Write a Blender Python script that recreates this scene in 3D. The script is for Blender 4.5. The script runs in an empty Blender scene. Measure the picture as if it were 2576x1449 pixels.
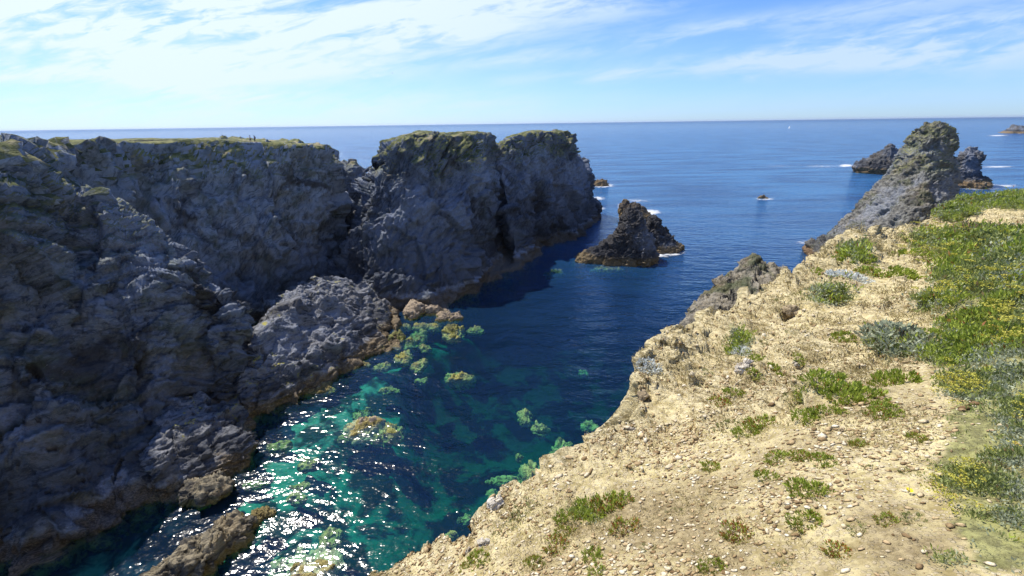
import bpy, math, random
import numpy as np
from mathutils import Vector, Matrix
from mathutils.bvhtree import BVHTree

random.seed(7)
RNG = np.random.default_rng(11)
scene = bpy.context.scene
COL = scene.collection

# ------------------------------------------------------------------ camera
H_EYE = 45.0                      # eye above the sea
F = 1081.0                        # focal length in pixels of a 2576 wide frame
PITCH = math.radians(21.02)
ROLL = 0.0136
cam_f = np.array([0, math.cos(PITCH), -math.sin(PITCH)])
_r = np.array([1.0, 0, 0]); _u = np.array([0, math.sin(PITCH), math.cos(PITCH)])
cam_r = _r * math.cos(ROLL) - _u * math.sin(ROLL)
cam_u = _u * math.cos(ROLL) + _r * math.sin(ROLL)
cd = bpy.data.cameras.new('camera')
cd.sensor_width = 36; cd.lens = F * 36 / 2576
cd.clip_start = 0.1; cd.clip_end = 90000
cam = bpy.data.objects.new('camera', cd); COL.objects.link(cam)
M = Matrix(((cam_r[0], cam_u[0], -cam_f[0], 0), (cam_r[1], cam_u[1], -cam_f[1], 0),
            (cam_r[2], cam_u[2], -cam_f[2], H_EYE), (0, 0, 0, 1)))
cam.matrix_world = M
scene.camera = cam

# ------------------------------------------------------------------ light
SUN_AZ = math.radians(-44)        # left of the view direction
SUN_EL = math.radians(54)
sun_dir = Vector((math.sin(SUN_AZ) * math.cos(SUN_EL), math.cos(SUN_AZ) * math.cos(SUN_EL), math.sin(SUN_EL)))
sl = bpy.data.lights.new('sun', 'SUN'); sl.energy = 4.7; sl.angle = math.radians(0.53); sl.color = (1.0, 0.94, 0.84)
so = bpy.data.objects.new('sun', sl); COL.objects.link(so)
so.rotation_euler = (-sun_dir).to_track_quat('-Z', 'Y').to_euler(); so.location = (-60, 60, 120)

scene.view_settings.view_transform = 'Standard'
scene.view_settings.look = 'None'
scene.view_settings.exposure = 0.5
scene.view_settings.gamma = 1.0
scene.render.engine = 'CYCLES'
scene.cycles.max_bounces = 6
scene.cycles.diffuse_bounces = 3
scene.cycles.glossy_bounces = 3
scene.cycles.transmission_bounces = 2
scene.cycles.volume_bounces = 0
scene.cycles.volume_step_rate = 4
scene.cycles.transparent_max_bounces = 12
scene.cycles.caustics_reflective = False
scene.cycles.caustics_refractive = False


# ------------------------------------------------------------------ node helper
class NT:
    def __init__(s, tree):
        s.t = tree; s.n = tree.nodes; s.l = tree.links

    def new(s, typ, **kw):
        n = s.n.new(typ)
        for k, v in kw.items():
            setattr(n, k, v)
        return n

    def put(s, sock, v):
        if v is None: return
        if hasattr(v, 'is_linked') or hasattr(v, 'links'):
            s.l.new(v, sock)
        else:
            if isinstance(v, (tuple, list)) and len(v) == 3 and sock.type == 'RGBA': v = (*v, 1)
            sock.default_value = v

    def m(s, op, a, b=None, c=None, clamp=False):
        n = s.new('ShaderNodeMath', operation=op, use_clamp=clamp)
        s.put(n.inputs[0], a); s.put(n.inputs[1], b); s.put(n.inputs[2], c)
        return n.outputs[0]

    def add(s, a, b): return s.m('ADD', a, b)
    def mul(s, a, b): return s.m('MULTIPLY', a, b)
    def sub(s, a, b): return s.m('SUBTRACT', a, b)

    def ramp(s, v, lo, hi, a=0.0, b=1.0, smooth=True):
        n = s.new('ShaderNodeMapRange', interpolation_type='SMOOTHSTEP' if smooth else 'LINEAR')
        s.put(n.inputs['Value'], v)
        n.inputs['From Min'].default_value = lo; n.inputs['From Max'].default_value = hi
        n.inputs['To Min'].default_value = a; n.inputs['To Max'].default_value = b
        return n.outputs[0]

    def mix(s, f, a, b, blend='MIX'):
        n = s.new('ShaderNodeMix', data_type='RGBA', blend_type=blend)
        n.clamp_factor = True
        s.put(n.inputs[0], f); s.put(n.inputs[6], a); s.put(n.inputs[7], b)
        return n.outputs[2]

    def sep(s, v):
        n = s.new('ShaderNodeSeparateXYZ'); s.put(n.inputs[0], v); return n.outputs

    def comb(s, x, y, z):
        n = s.new('ShaderNodeCombineXYZ')
        s.put(n.inputs[0], x); s.put(n.inputs[1], y); s.put(n.inputs[2], z); return n.outputs[0]

    def mapping(s, v, scale=(1, 1, 1), rot=(0, 0, 0), loc=(0, 0, 0)):
        n = s.new('ShaderNodeMapping'); s.put(n.inputs[0], v)
        n.inputs['Scale'].default_value = scale; n.inputs['Rotation'].default_value = rot
        n.inputs['Location'].default_value = loc; return n.outputs[0]

    def noise(s, v, scale=1.0, detail=6, rough=0.55, dist=0.0, typ='FBM', color=False):
        n = s.new('ShaderNodeTexNoise', noise_type=typ); s.put(n.inputs['Vector'], v)
        n.inputs['Scale'].default_value = scale; n.inputs['Detail'].default_value = detail
        n.inputs['Roughness'].default_value = rough; n.inputs['Distortion'].default_value = dist
        return n.outputs[1 if color else 0]

    def voro(s, v, scale=1.0, feature='F1', out=0, rand=1.0):
        n = s.new('ShaderNodeTexVoronoi', feature=feature); s.put(n.inputs['Vector'], v)
        n.inputs['Scale'].default_value = scale; n.inputs['Randomness'].default_value = rand
        return n.outputs[out]

    def bump(s, h, strength=1.0, dist=1.0, normal=None):
        n = s.new('ShaderNodeBump'); s.put(n.inputs['Height'], h)
        n.inputs['Strength'].default_value = strength; n.inputs['Distance'].default_value = dist
        if normal is not None: s.put(n.inputs['Normal'], normal)
        return n.outputs[0]


def new_mat(name):
    m = bpy.data.materials.new(name); m.use_nodes = True; m.node_tree.nodes.clear()
    t = NT(m.node_tree)
    out = t.new('ShaderNodeOutputMaterial')
    return m, t, out


def simple_mat(name, col, rough=0.8, var=0.25, scale=8.0, spec=0.2, transl=0.0):
    m, t, out = new_mat(name)
    g = t.new('ShaderNodeTexCoord').outputs['Object']
    n = t.noise(g, scale, 3)
    c = t.mix(t.ramp(n, 0.3, 0.7), tuple(x * (1 - var) for x in col), tuple(min(1, x * (1 + var)) for x in col))
    p = t.new('ShaderNodeBsdfPrincipled'); t.put(p.inputs['Base Color'], c)
    p.inputs['Roughness'].default_value = rough; p.inputs['Specular IOR Level'].default_value = spec
    if transl:
        tr = t.new('ShaderNodeBsdfTranslucent'); t.put(tr.inputs[0], c)
        mx = t.new('ShaderNodeMixShader'); mx.inputs[0].default_value = transl
        t.l.new(p.outputs[0], mx.inputs[1]); t.l.new(tr.outputs[0], mx.inputs[2]); t.l.new(mx.outputs[0], out.inputs[0])
    else:
        t.l.new(p.outputs[0], out.inputs[0])
    return m


# ------------------------------------------------------------------ picture -> world
# the photograph's horizon is slightly bowed; this straightens it before a ray is cast
_hx = [-800, 0, 400, 800, 1288, 1700, 2050, 2576, 3200]
_hy = [338, 330, 319, 308, 301, 296, 294, 296, 298]
def hline(px): return H0 - (px - 1288) * math.tan(ROLL)
H0 = 724.5 - F * math.tan(PITCH)
def fix(px, py):
    d = hline(px) - np.interp(px, _hx, _hy)
    k = max(0.0, 1 - max(0.0, py - 300) / 500.0)
    return py + d * k

def ray(px, py):
    py = fix(px, py)
    v = cam_r * (px - 1288) + cam_u * (724.5 - py) + cam_f * F
    return v

EYE = np.array([0, 0, H_EYE])
def W(px, py, z=0.0):
    d = ray(px, py); return EYE + d * ((z - H_EYE) / d[2])
def P(px, py, Y):
    d = ray(px, py); return EYE + d * (Y / d[1])
def PR(px, py, R):
    d = ray(px, py); return EYE + d * (R / math.hypot(d[0], d[1]))
def project(Pw):
    v = Pw - EYE
    a = v @ cam_f; a = np.where(a < 1e-3, 1e-3, a)
    return 1288 + F * (v @ cam_r) / a, 724.5 - F * (v @ cam_u) / a


# ------------------------------------------------------------------ world / sky
world = bpy.data.worlds.new('World'); scene.world = world; world.use_nodes = True
wt = NT(world.node_tree); world.node_tree.nodes.clear()
wo = wt.new('ShaderNodeOutputWorld'); bg = wt.new('ShaderNodeBackground')
sky = wt.new('ShaderNodeTexSky', sky_type='NISHITA'); sky.sun_disc = False
sky.sun_elevation = SUN_EL; sky.sun_rotation = SUN_AZ
sky.air_density = 1.0; sky.dust_density = 0.15; sky.ozone_density = 2.2; sky.altitude = 40
bg.inputs[1].default_value = 0.085
tc = wt.new('ShaderNodeTexCoord').outputs['Generated']
sx, sy, sz = wt.sep(tc)
ay = wt.m('MAXIMUM', wt.m('ABSOLUTE', sy), 0.05)
cu = wt.m('DIVIDE', sx, ay); cv = wt.m('DIVIDE', sz, ay)
def uv_of(px, py):
    d = ray(px, py); return d[0] / d[1], d[2] / d[1]
warp = wt.noise(wt.comb(wt.mul(cu, 2.0), wt.mul(cv, 5.0), 0.3), 1.6, 5, 0.6, 0.4)
cvw = wt.add(cv, wt.mul(wt.sub(warp, 0.5), 0.055))
cuw = wt.add(cu, wt.mul(wt.sub(warp, 0.5), 0.25))
total = None
# each streak: two end pixels, half width in pixels, strength
STREAKS = [((-300, 30), (760, 40), 62, 1.5), ((-200, 195), (620, 190), 17, 0.95), ((100, 170), (1030, 165), 24, 0.9),
           ((200, 90), (1250, 55), 48, 1.1), ((900, 60), (1750, -60), 55, 1.05), ((380, 225), (760, 232), 13, 0.75),
           ((1180, 150), (1900, 60), 15, 0.55), ((1700, 75), (2700, -40), 17, 0.6), ((1600, 165), (2700, 118), 24, 1.05),
           ((1900, 115), (2750, 45), 32, 1.0), ((1250, 195), (1480, 165), 12, 0.35), ((1470, 188), (1640, 168), 15, 0.5),
           ((2100, 160), (2800, 165), 26, 0.4), ((-100, 150), (120, 175), 14, 0.5), ((1840, 190), (1920, 187), 6, 0.45),
           ((-300, 285), (1300, 262), 40, 0.8), ((1000, 270), (2700, 235), 22, 0.22), ((900, 195), (960, 192), 8, 0.3)]
for (a, b, w, s) in STREAKS:
    (ua, va), (ub, vb) = uv_of(*a), uv_of(*b)
    L = math.hypot(ub - ua, vb - va); ex, ey = (ub - ua) / L, (vb - va) / L
    cx, cy = (ua + ub) / 2, (va + vb) / 2
    du = wt.sub(cuw, cx); dv = wt.sub(cvw, cy)
    al = wt.add(wt.mul(du, ex), wt.mul(dv, ey)); ac = wt.sub(wt.mul(dv, ex), wt.mul(du, ey))
    wv = w / F * 1.12
    e = wt.add(wt.m('POWER', wt.mul(wt.m('ABSOLUTE', al), 2 / L), 4.0), wt.m('POWER', wt.mul(wt.m('ABSOLUTE', ac), 1 / wv), 2.0))
    g = wt.mul(wt.m('EXPONENT', wt.mul(e, -1.0)), s)
    total = g if total is None else wt.add(total, g)
st = wt.comb(wt.mul(cu, 1.6), wt.add(wt.mul(cv, 11.0), wt.mul(cu, -1.5)), 0.0)
n1 = wt.noise(st, 1.5, 8, 0.55, 0.4)
n2 = wt.noise(wt.comb(wt.mul(cu, 5), wt.add(wt.mul(cv, 22.0), wt.mul(cu, -3.0)), 4.0), 2.2, 7, 0.6, 0.8)
nn = wt.add(wt.mul(n1, 0.7), wt.mul(n2, 0.3))
dens = wt.mul(total, wt.ramp(nn, 0.37, 0.59, 0.06, 1.0))
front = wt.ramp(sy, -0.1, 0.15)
veil = wt.mul(wt.ramp(cv, 0.0, 0.32, 0.32, 0.0), wt.ramp(cu, -0.6, 0.8, 1.0, 0.4))
dens = wt.add(dens, wt.mul(veil, wt.sub(1.0, wt.m('MINIMUM', dens, 1.0))))
dens = wt.mul(dens, front)
back = wt.mul(wt.ramp(wt.noise(wt.mapping(tc, (1.5, 1.5, 5)), 1.5, 7, 0.6), 0.42, 0.7, 0.05, 0.6), wt.sub(1.0, front))  # unseen clouds behind the camera, cover added to fill the shaded cliffs
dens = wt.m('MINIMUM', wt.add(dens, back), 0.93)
# clouds nearer the sun are whiter and brighter
sv = wt.new('ShaderNodeVectorMath', operation='DOT_PRODUCT'); wt.put(sv.inputs[0], tc); sv.inputs[1].default_value = tuple(sun_dir)
nearsun = wt.ramp(sv.outputs['Value'], 0.2, 0.9, 0.0, 1.0)
ccol = wt.mix(nearsun, (5.2, 6.7, 9.2, 1), (7.9, 8.9, 10.2, 1))
skyc = wt.mix(1.0, sky.outputs[0], (0.60, 0.90, 1.52, 1), 'MULTIPLY')
fin = wt.mix(dens, skyc, ccol)
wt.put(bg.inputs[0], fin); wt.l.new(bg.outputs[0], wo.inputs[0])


# ------------------------------------------------------------------ numpy noise
def _hash(ix, iy, iz, seed):
    h = (ix.astype(np.uint32) * np.uint32(374761393)) ^ (iy.astype(np.uint32) * np.uint32(668265263)) \
        ^ (iz.astype(np.uint32) * np.uint32(2147483647 - 58)) ^ np.uint32((seed * 2654435761) & 0xffffffff)
    h = (h ^ (h >> np.uint32(13))) * np.uint32(1274126177)
    h = (h ^ (h >> np.uint32(15))) * np.uint32(2246822519)
    return h ^ (h >> np.uint32(16))

_G = np.array([[1,1,0],[-1,1,0],[1,-1,0],[-1,-1,0],[1,0,1],[-1,0,1],[1,0,-1],[-1,0,-1],
               [0,1,1],[0,-1,1],[0,1,-1],[0,-1,-1],[1,1,0],[-1,1,0],[0,-1,1],[0,-1,-1]], dtype=np.float32)

def pn(Pt, seed=0):
    with np.errstate(over='ignore'):
        Pt = Pt.astype(np.float32)
        i = np.floor(Pt).astype(np.int64); f = Pt - i
        w = f * f * f * (f * (f * 6 - 15) + 10)
        res = np.zeros(len(Pt), np.float32)
        for dx in (0, 1):
            wx = w[:, 0] if dx else 1 - w[:, 0]
            for dy in (0, 1):
                wy = w[:, 1] if dy else 1 - w[:, 1]
                for dz in (0, 1):
                    wz = w[:, 2] if dz else 1 - w[:, 2]
                    g = _G[(_hash(i[:, 0] + dx, i[:, 1] + dy, i[:, 2] + dz, seed) & np.uint32(15)).astype(np.int64)]
                    d = g[:, 0] * (f[:, 0] - dx) + g[:, 1] * (f[:, 1] - dy) + g[:, 2] * (f[:, 2] - dz)
                    res += wx * wy * wz * d
        return res

def fbm(Pt, lam, octv, seed, gain=0.5, ridged=False):
    a, s, tot = 1.0, 1.0 / lam, 0.0
    out = np.zeros(len(Pt), np.float32)
    for o in range(octv):
        n = pn(Pt * s + o * 17.3, seed + o)
        if ridged: n = 0.5 - np.abs(n) * 1.6
        out += a * n; tot += a
        a *= gain; s *= 2.03
    return out / tot

def facets(Pt, lam, seed):
    """flat tilted facets, one per random cell: broken-rock look"""
    with np.errstate(over='ignore'):
        Q = (Pt / lam).astype(np.float32)
        i = np.floor(Q).astype(np.int64); f = Q - i
        best = np.full(len(Q), 9e9, np.float32); val = np.zeros(len(Q), np.float32)
        for dx in (-1, 0, 1):
            for dy in (-1, 0, 1):
                for dz in (-1, 0, 1):
                    h = _hash(i[:, 0] + dx, i[:, 1] + dy, i[:, 2] + dz, seed)
                    px = (h & np.uint32(255)) / 255.0; py = ((h >> np.uint32(8)) & np.uint32(255)) / 255.0
                    pz = ((h >> np.uint32(16)) & np.uint32(255)) / 255.0; hv = (h >> np.uint32(24)) / 255.0
                    ex = f[:, 0] - dx - px; ey = f[:, 1] - dy - py; ez = f[:, 2] - dz - pz
                    d = ex * ex + ey * ey + ez * ez
                    k = d < best
                    best = np.where(k, d, best)
                    v = (px - .5) * ex * 1.6 + (py - .5) * ey * 1.6 + (pz - .5) * ez * 1.6 + (hv - .5) * 0.7
                    val = np.where(k, v, val)
        return val.astype(np.float32)


# ------------------------------------------------------------------ mesh helpers
def catmull(C, n, closed=False):
    """C: (k, ..., 3) control rows -> n samples along axis 0, chord-length spaced"""
    C = np.asarray(C, float); k = len(C)
    if closed: C = np.concatenate([C, C[:1]]); k += 1
    d = np.sqrt(((C[1:] - C[:-1]) ** 2).sum(-1))
    if d.ndim > 1: d = d.reshape(k - 1, -1).mean(1)
    d = np.maximum(d, 1e-6) ** 0.75
    s = np.concatenate([[0], np.cumsum(d)]); s /= s[-1]
    t = np.linspace(0, 1, n, endpoint=not closed)
    j = np.clip(np.searchsorted(s, t, 'right') - 1, 0, k - 2)
    u = ((t - s[j]) / (s[j + 1] - s[j]))
    if closed:
        im1 = np.where(j - 1 < 0, k - 2, j - 1); ip2 = np.where(j + 2 > k - 1, 1, j + 2)
    else:
        im1 = np.clip(j - 1, 0, k - 1); ip2 = np.clip(j + 2, 0, k - 1)
    sh = (n,) + (1,) * (C.ndim - 1); u = u.reshape(sh)
    p0, p1, p2, p3 = C[im1], C[j], C[j + 1], C[ip2]
    T = 0.42
    m1 = (p2 - p0) * T; m2 = (p3 - p1) * T
    u2, u3 = u * u, u * u * u
    return (2 * u3 - 3 * u2 + 1) * p1 + (u3 - 2 * u2 + u) * m1 + (-2 * u3 + 3 * u2) * p2 + (u3 - u2) * m2

def grid_normals(G, closed, soft=0):
    if closed: du = np.roll(G, -1, 0) - np.roll(G, 1, 0)
    else: du = np.gradient(G, axis=0)
    dv = np.gradient(G, axis=1)
    n = np.cross(du, dv); L = np.linalg.norm(n, axis=-1, keepdims=True)
    n = n / np.maximum(L, 1e-9)
    for _ in range(soft):
        a = (np.roll(n, 1, 0) + np.roll(n, -1, 0) + n) / 3
        if not closed: a[0], a[-1] = n[0], n[-1]
        b = a.copy(); b[:, 1:-1] = (a[:, :-2] + a[:, 2:] + a[:, 1:-1]) / 3
        n = b
    return n / np.maximum(np.linalg.norm(n, axis=-1, keepdims=True), 1e-9)

def grid_mesh(name, G, closed, mat, flip=False, smooth=True):
    nu, nv = G.shape[:2]
    idx = np.arange(nu * nv).reshape(nu, nv)
    a = idx if closed else idx[:-1]
    b = np.roll(idx, -1, 0) if closed else idx[1:]
    q = np.stack([a[:, :-1], b[:, :-1], b[:, 1:], a[:, 1:]], -1).reshape(-1, 4)
    if flip: q = q[:, ::-1]
    return fast_mesh(name, G.reshape(-1, 3), q, mat, smooth)

def fast_mesh(name, V, q, mat, smooth=True):
    me = bpy.data.meshes.new(name)
    q = np.ascontiguousarray(q, dtype=np.int32); k = q.shape[1]
    me.vertices.add(len(V)); me.vertices.foreach_set('co', np.ascontiguousarray(V, dtype=np.float32).ravel())
    me.loops.add(q.size); me.loops.foreach_set('vertex_index', q.ravel())
    me.polygons.add(len(q)); me.polygons.foreach_set('loop_start', np.arange(0, q.size, k, dtype=np.int32))
    me.polygons.foreach_set('loop_total', np.full(len(q), k, dtype=np.int32))
    me.update(calc_edges=True)
    if smooth: me.polygons.foreach_set('use_smooth', np.ones(len(q), dtype=bool))
    if mat: me.materials.append(mat)
    return me

def link(name, me, parent=None, **props):
    o = bpy.data.objects.new(name, me); COL.objects.link(o)
    if parent: o.parent = parent
    for k, v in props.items(): o[k] = v
    return o

def rot3(ax, ay_, az_):
    return np.array(Matrix.Rotation(az_, 3, 'Z') @ Matrix.Rotation(ay_, 3, 'Y') @ Matrix.Rotation(ax, 3, 'X'))

BED = rot3(0.5, 0.35, 0.6)
BED_STEEP = rot3(0.25, 1.05, 0.5)
def rock_disp(Pt, s=1.0, seed=1, big=1.0, ribs=1.0, fine=1.0, bed=None):
    """world-space relief of fractured schist, metres; s scales wavelengths and heights"""
    B = BED if bed is None else bed
    Q = Pt @ B.T
    wv = np.stack([fbm(Pt, 9 * s, 3, seed + 70), fbm(Pt + 31, 9 * s, 3, seed + 80), fbm(Pt + 57, 9 * s, 2, seed + 90)], 1)
    Qw = Q + wv * 3.0 * s
    st = Qw * np.array([1, 0.62, 1.7])             # beds
    d = big * 2.4 * s * fbm(Pt, 16 * s, 3, seed, ridged=False)
    R = Pt * np.array([1, 1, 0.28]) + wv * 2.5 * s
    d = d + ribs * 2.4 * s * fbm(R, 10 * s, 3, seed + 5, 0.5, True)
    d = d + 3.0 * s * facets(Pt * np.array([1, 1, .55]) + wv * 2 * s, 10.0 * s, seed + 9)
    d = d + 1.9 * s * facets(Qw * np.array([1, .6, 1.3]), 4.5 * s, seed + 11)
    d = d + 1.0 * s * facets(st, 2.2 * s, seed + 13)
    d = d + 0.42 * s * facets(st + 7, 1.1 * s, seed + 15)
    d = d + fine * 0.5 * s * fbm(st, 2.9 * s, 5, seed + 20, 0.62, True)
    d = d + fine * 0.14 * s * facets(st + 3, 0.5 * s, seed + 17)
    return d

def make_rock(name, G, mat, closed, s=1.0, seed=1, flip=False, mask=None, **kw):
    n = grid_normals(G, closed, 30)
    if flip: n = -n
    Pt = G.reshape(-1, 3)
    d = rock_disp(Pt, s, seed, **kw)
    if mask is not None: d = d * mask.reshape(-1)
    G2 = (Pt + n.reshape(-1, 3) * d[:, None]).reshape(G.shape)
    return grid_mesh(name, G2, closed, mat, flip=flip)


# ------------------------------------------------------------------ materials
def rock_mat(name, dark=(.055, .052, .05), mid=(.15, .145, .135), light=(.33, .31, .28), veg_z=None, veg_amt=1.0,
             tide=3.0, warm=0.3, lichen=0.0, sc=1.0, tide_col=(.13, .105, .075), under=(.16, .17, .05), moss=0.15, patch=0.5, splash=2.4, bedrot=(0.5, 0.35, 0.6), bscale=(0.7, 0.45, 1.7)):
    m, t, out = new_mat(name)
    geo = t.new('ShaderNodeNewGeometry'); pos = geo.outputs['Position']; nor = geo.outputs['True Normal']
    x, y, z = t.sep(pos); nx, ny, nz = t.sep(nor)
    e = t.new('ShaderNodeVectorRotate', rotation_type='EULER_XYZ'); t.put(e.inputs['Vector'], pos)
    e.inputs['Rotation'].default_value = bedrot
    wn = t.noise(pos, 0.15 * sc, 4, 0.5, color=True)
    add = t.new('ShaderNodeVectorMath', operation='MULTIPLY_ADD')
    t.put(add.inputs[0], wn); add.inputs[1].default_value = (5 / sc,) * 3; t.put(add.inputs[2], e.outputs[0])
    bedv = t.mapping(add.outputs[0], tuple(v * sc for v in bscale))
    nb = t.noise(bedv, 1.0, 10, 0.68)
    nl = t.noise(pos, 0.11 * sc, 6, 0.6)
    bl = t.noise(pos, 0.055 * sc, 5, 0.6, 0.6)
    nf = t.noise(bedv, 6.0, 8, 0.7)
    c = t.mix(t.ramp(nb, 0.38, 0.54), dark, mid)
    c = t.mix(t.mul(t.ramp(nf, 0.54, 0.72), 0.8), c, light)
    c = t.mix(t.mul(t.ramp(nl, 0.5, 0.66), warm), c, (.23, .165, .085))
    c = t.mix(t.mul(t.ramp(bl, 0.46, 0.6), t.mul(patch, t.ramp(nf, .35, .6, .4, 1))), c, (.30, .34, .42))
    c = t.mix(t.mul(t.ramp(bl, 0.46, 0.36), patch), c, (.05, .045, .042))
    # quartz-pale streaks
    q = t.mul(t.ramp(t.noise(bedv, 2.2, 5, 0.75, 0.5), 0.60, 0.70), t.ramp(t.noise(pos, 0.3 * sc, 3), 0.5, 0.6))
    c = t.mix(t.mul(q, 0.65), c, (.45, .43, .40))
    if moss:
        mo = t.mul(t.ramp(t.noise(pos, 0.22 * sc, 7, 0.65, 0.4), 0.50, 0.62), moss * 2)
        c = t.mix(mo, c, (.075, .095, .04))
    # narrow dark cracks
    cr = t.ramp(t.noise(bedv, 1.6, 9, 0.7, typ='RIDGED_MULTIFRACTAL'), 0.9, 1.5, 0.0, 0.5)
    c = t.mix(cr, c, dark)
    if lichen:
        li = t.mul(t.ramp(t.noise(pos, 0.7, 6, 0.7), 0.56, 0.63), t.ramp(nz, 0.2, 0.7))
        li = t.mul(li, t.ramp(t.noise(pos, 0.12, 2), 0.48, 0.58))
        c = t.mix(t.mul(li, lichen), c, (.42, .38, .06))
    # tide band: brown weed and barnacle zone, darker right at the water, green below it
    zz = t.add(z, t.mul(t.sub(t.noise(pos, 0.35, 5, 0.65), 0.5), tide * 1.3))
    tb = t.ramp(zz, tide * 0.7, tide * 1.15, 1.0, 0.0)
    tc_ = t.mix(t.ramp(nf, 0.4, 0.65), tuple(v * 0.4 for v in tide_col), tuple(min(1, v * 1.5) for v in tide_col))
    c = t.mix(t.mul(tb, 0.9), c, tc_)
    db = t.mul(t.ramp(zz, tide * 1.05, tide * 1.3, 0.0, 1.0), t.ramp(t.add(zz, t.mul(t.sub(nl, .5), tide * 3)), tide * 1.3, tide * splash, 1.0, 0.0, False))
    c = t.mix(t.mul(db, 0.72), c, (.026, .029, .038))
    ub = t.ramp(z, -0.35, 0.25, 1.0, 0.0)
    uc = t.mix(t.ramp(t.noise(pos, 1.2, 6, 0.7), 0.40, 0.56), tuple(v * 0.35 for v in under), tuple(v * 1.35 for v in under))
    c = t.mix(ub, c, uc)
    rough = 0.85
    if veg_z is not None:
        zv = t.add(z, t.mul(t.sub(t.noise(pos, 0.13, 6, 0.6), 0.5), 16.0))
        flat = t.ramp(t.add(nz, t.mul(t.sub(t.noise(pos, 0.9, 5, 0.7), 0.5), 0.9)), 0.22, 0.55)
        v = t.mul(t.ramp(zv, veg_z - 7, veg_z + 1), flat)
        v2 = t.mul(t.ramp(z, veg_z + 2.5, veg_z + 5.5), t.ramp(nz, 0.55, 0.8))
        v = t.m('MAXIMUM', t.mul(v, veg_amt), v2)
        vc = t.mix(t.ramp(t.noise(pos, 0.35, 7, 0.7), 0.42, 0.62), (.07, .085, .03), (.24, .235, .09))
        vc = t.mix(t.mul(t.ramp(t.noise(pos, 0.17, 4), 0.55, 0.66), 0.8), vc, (.36, .30, .19))
        c = t.mix(v, c, vc)
    p = t.new('ShaderNodeBsdfPrincipled'); t.put(p.inputs['Base Color'], c)
    p.inputs['Roughness'].default_value = rough; p.inputs['Specular IOR Level'].default_value = 0.15
    hb = t.add(t.mul(t.noise(bedv, 3.0, 10, 0.75, typ='RIDGED_MULTIFRACTAL'), 0.35), t.mul(t.noise(pos, 1.7 * sc, 8, 0.7), 0.8))
    t.put(p.inputs['Normal'], t.bump(hb, 1.0, 0.6 / sc))
    t.l.new(p.outputs[0], out.inputs[0])
    return m

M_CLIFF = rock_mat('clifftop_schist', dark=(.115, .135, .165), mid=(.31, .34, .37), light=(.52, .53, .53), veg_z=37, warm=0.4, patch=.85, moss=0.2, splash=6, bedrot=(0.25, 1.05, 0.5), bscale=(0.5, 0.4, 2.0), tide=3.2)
M_HEAD = rock_mat('headland_schist', dark=(.05, .06, .085), mid=(.165, .19, .235), light=(.42, .45, .49), veg_z=35.5, warm=0.2, moss=0.12, patch=.8, splash=8.5, bedrot=(0.25, 1.05, 0.5), bscale=(0.5, 0.4, 2.0), tide=3.4)
M_SHORE = rock_mat('shore_schist', dark=(.055, .06, .07), mid=(.23, .235, .25), light=(.50, .49, .49), warm=0.12, lichen=0.9, tide=2.2, moss=0.0, tide_col=(.21, .155, .085))
M_DARK = rock_mat('dark_islet_rock', dark=(.022, .024, .03), mid=(.07, .07, .075), light=(.17, .165, .16), warm=0.1, tide=2.6, moss=0.0, tide_col=(.23, .175, .10))
M_FARISLET = rock_mat('far_islet_rock', dark=(.035, .035, .037), mid=(.10, .098, .095), light=(.2, .195, .185), warm=0.15, tide=5.0, moss=0.0, tide_col=(.24, .165, .08))
M_STACK = rock_mat('stack_schist', dark=(.055, .055, .05), mid=(.21, .205, .18), light=(.48, .46, .42), veg_z=30, veg_amt=0.8, warm=0.35, tide=2.5, moss=0.25, tide_col=(.22, .14, .075))
M_OUT = rock_mat('outcrop_schist', dark=(.05, .05, .045), mid=(.30, .265, .20), light=(.56, .51, .41), warm=0.8, tide=1.0, moss=0.35, sc=3.5, patch=0)
M_WET = rock_mat('wet_shore_rock', dark=(.07, .06, .045), mid=(.30, .255, .17), light=(.52, .46, .33), warm=0.3, tide=0.9, patch=0, moss=0.0, sc=1.6, tide_col=(.24, .19, .075), under=(.26, .28, .07))
M_WEED = rock_mat('weedy_boulder', dark=(.06, .07, .02), mid=(.23, .23, .07), light=(.42, .38, .16), warm=0.3, tide=0.5, patch=0, moss=0.0, sc=1.8, tide_col=(.30, .30, .10), under=(.44, .40, .12))
M_PALE = rock_mat('pale_boulder', dark=(.12, .10, .08), mid=(.40, .32, .23), light=(.62, .50, .38), warm=0.3, tide=0.45, patch=0, moss=0.0, sc=1.8, tide_col=(.36, .30, .10), under=(.55, .52, .26))


# ------------------------------------------------------------------ cliffs
def columns(cols, nz=6, p=1.0):
    """cols: (rim_xyz, base_xyz, [extra mids from rim to base]) -> (k, rows, 3) from the foot up to the rim"""
    out = []
    for c in cols:
        rim, base = np.array(c[0]), np.array(c[1])
        pts = [base + np.array([0, 0, -14.0]) + (base - rim) * np.array([.15, .15, 0]), base]
        if len(c) > 2 and c[2]:
            path = [base] + [np.array(q) for q in c[2][::-1]] + [rim]
            path = catmull(np.array(path), nz + 2)
            pts += list(path[1:-1])
        else:
            for k in range(1, nz + 1):
                h = k / (nz + 1)
                g = h ** p
                q = base + (rim - base) * g; q[2] = base[2] + (rim[2] - base[2]) * h
                pts.append(q)
        pts.append(rim)
        out.append(pts)
    return np.array(out)

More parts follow.
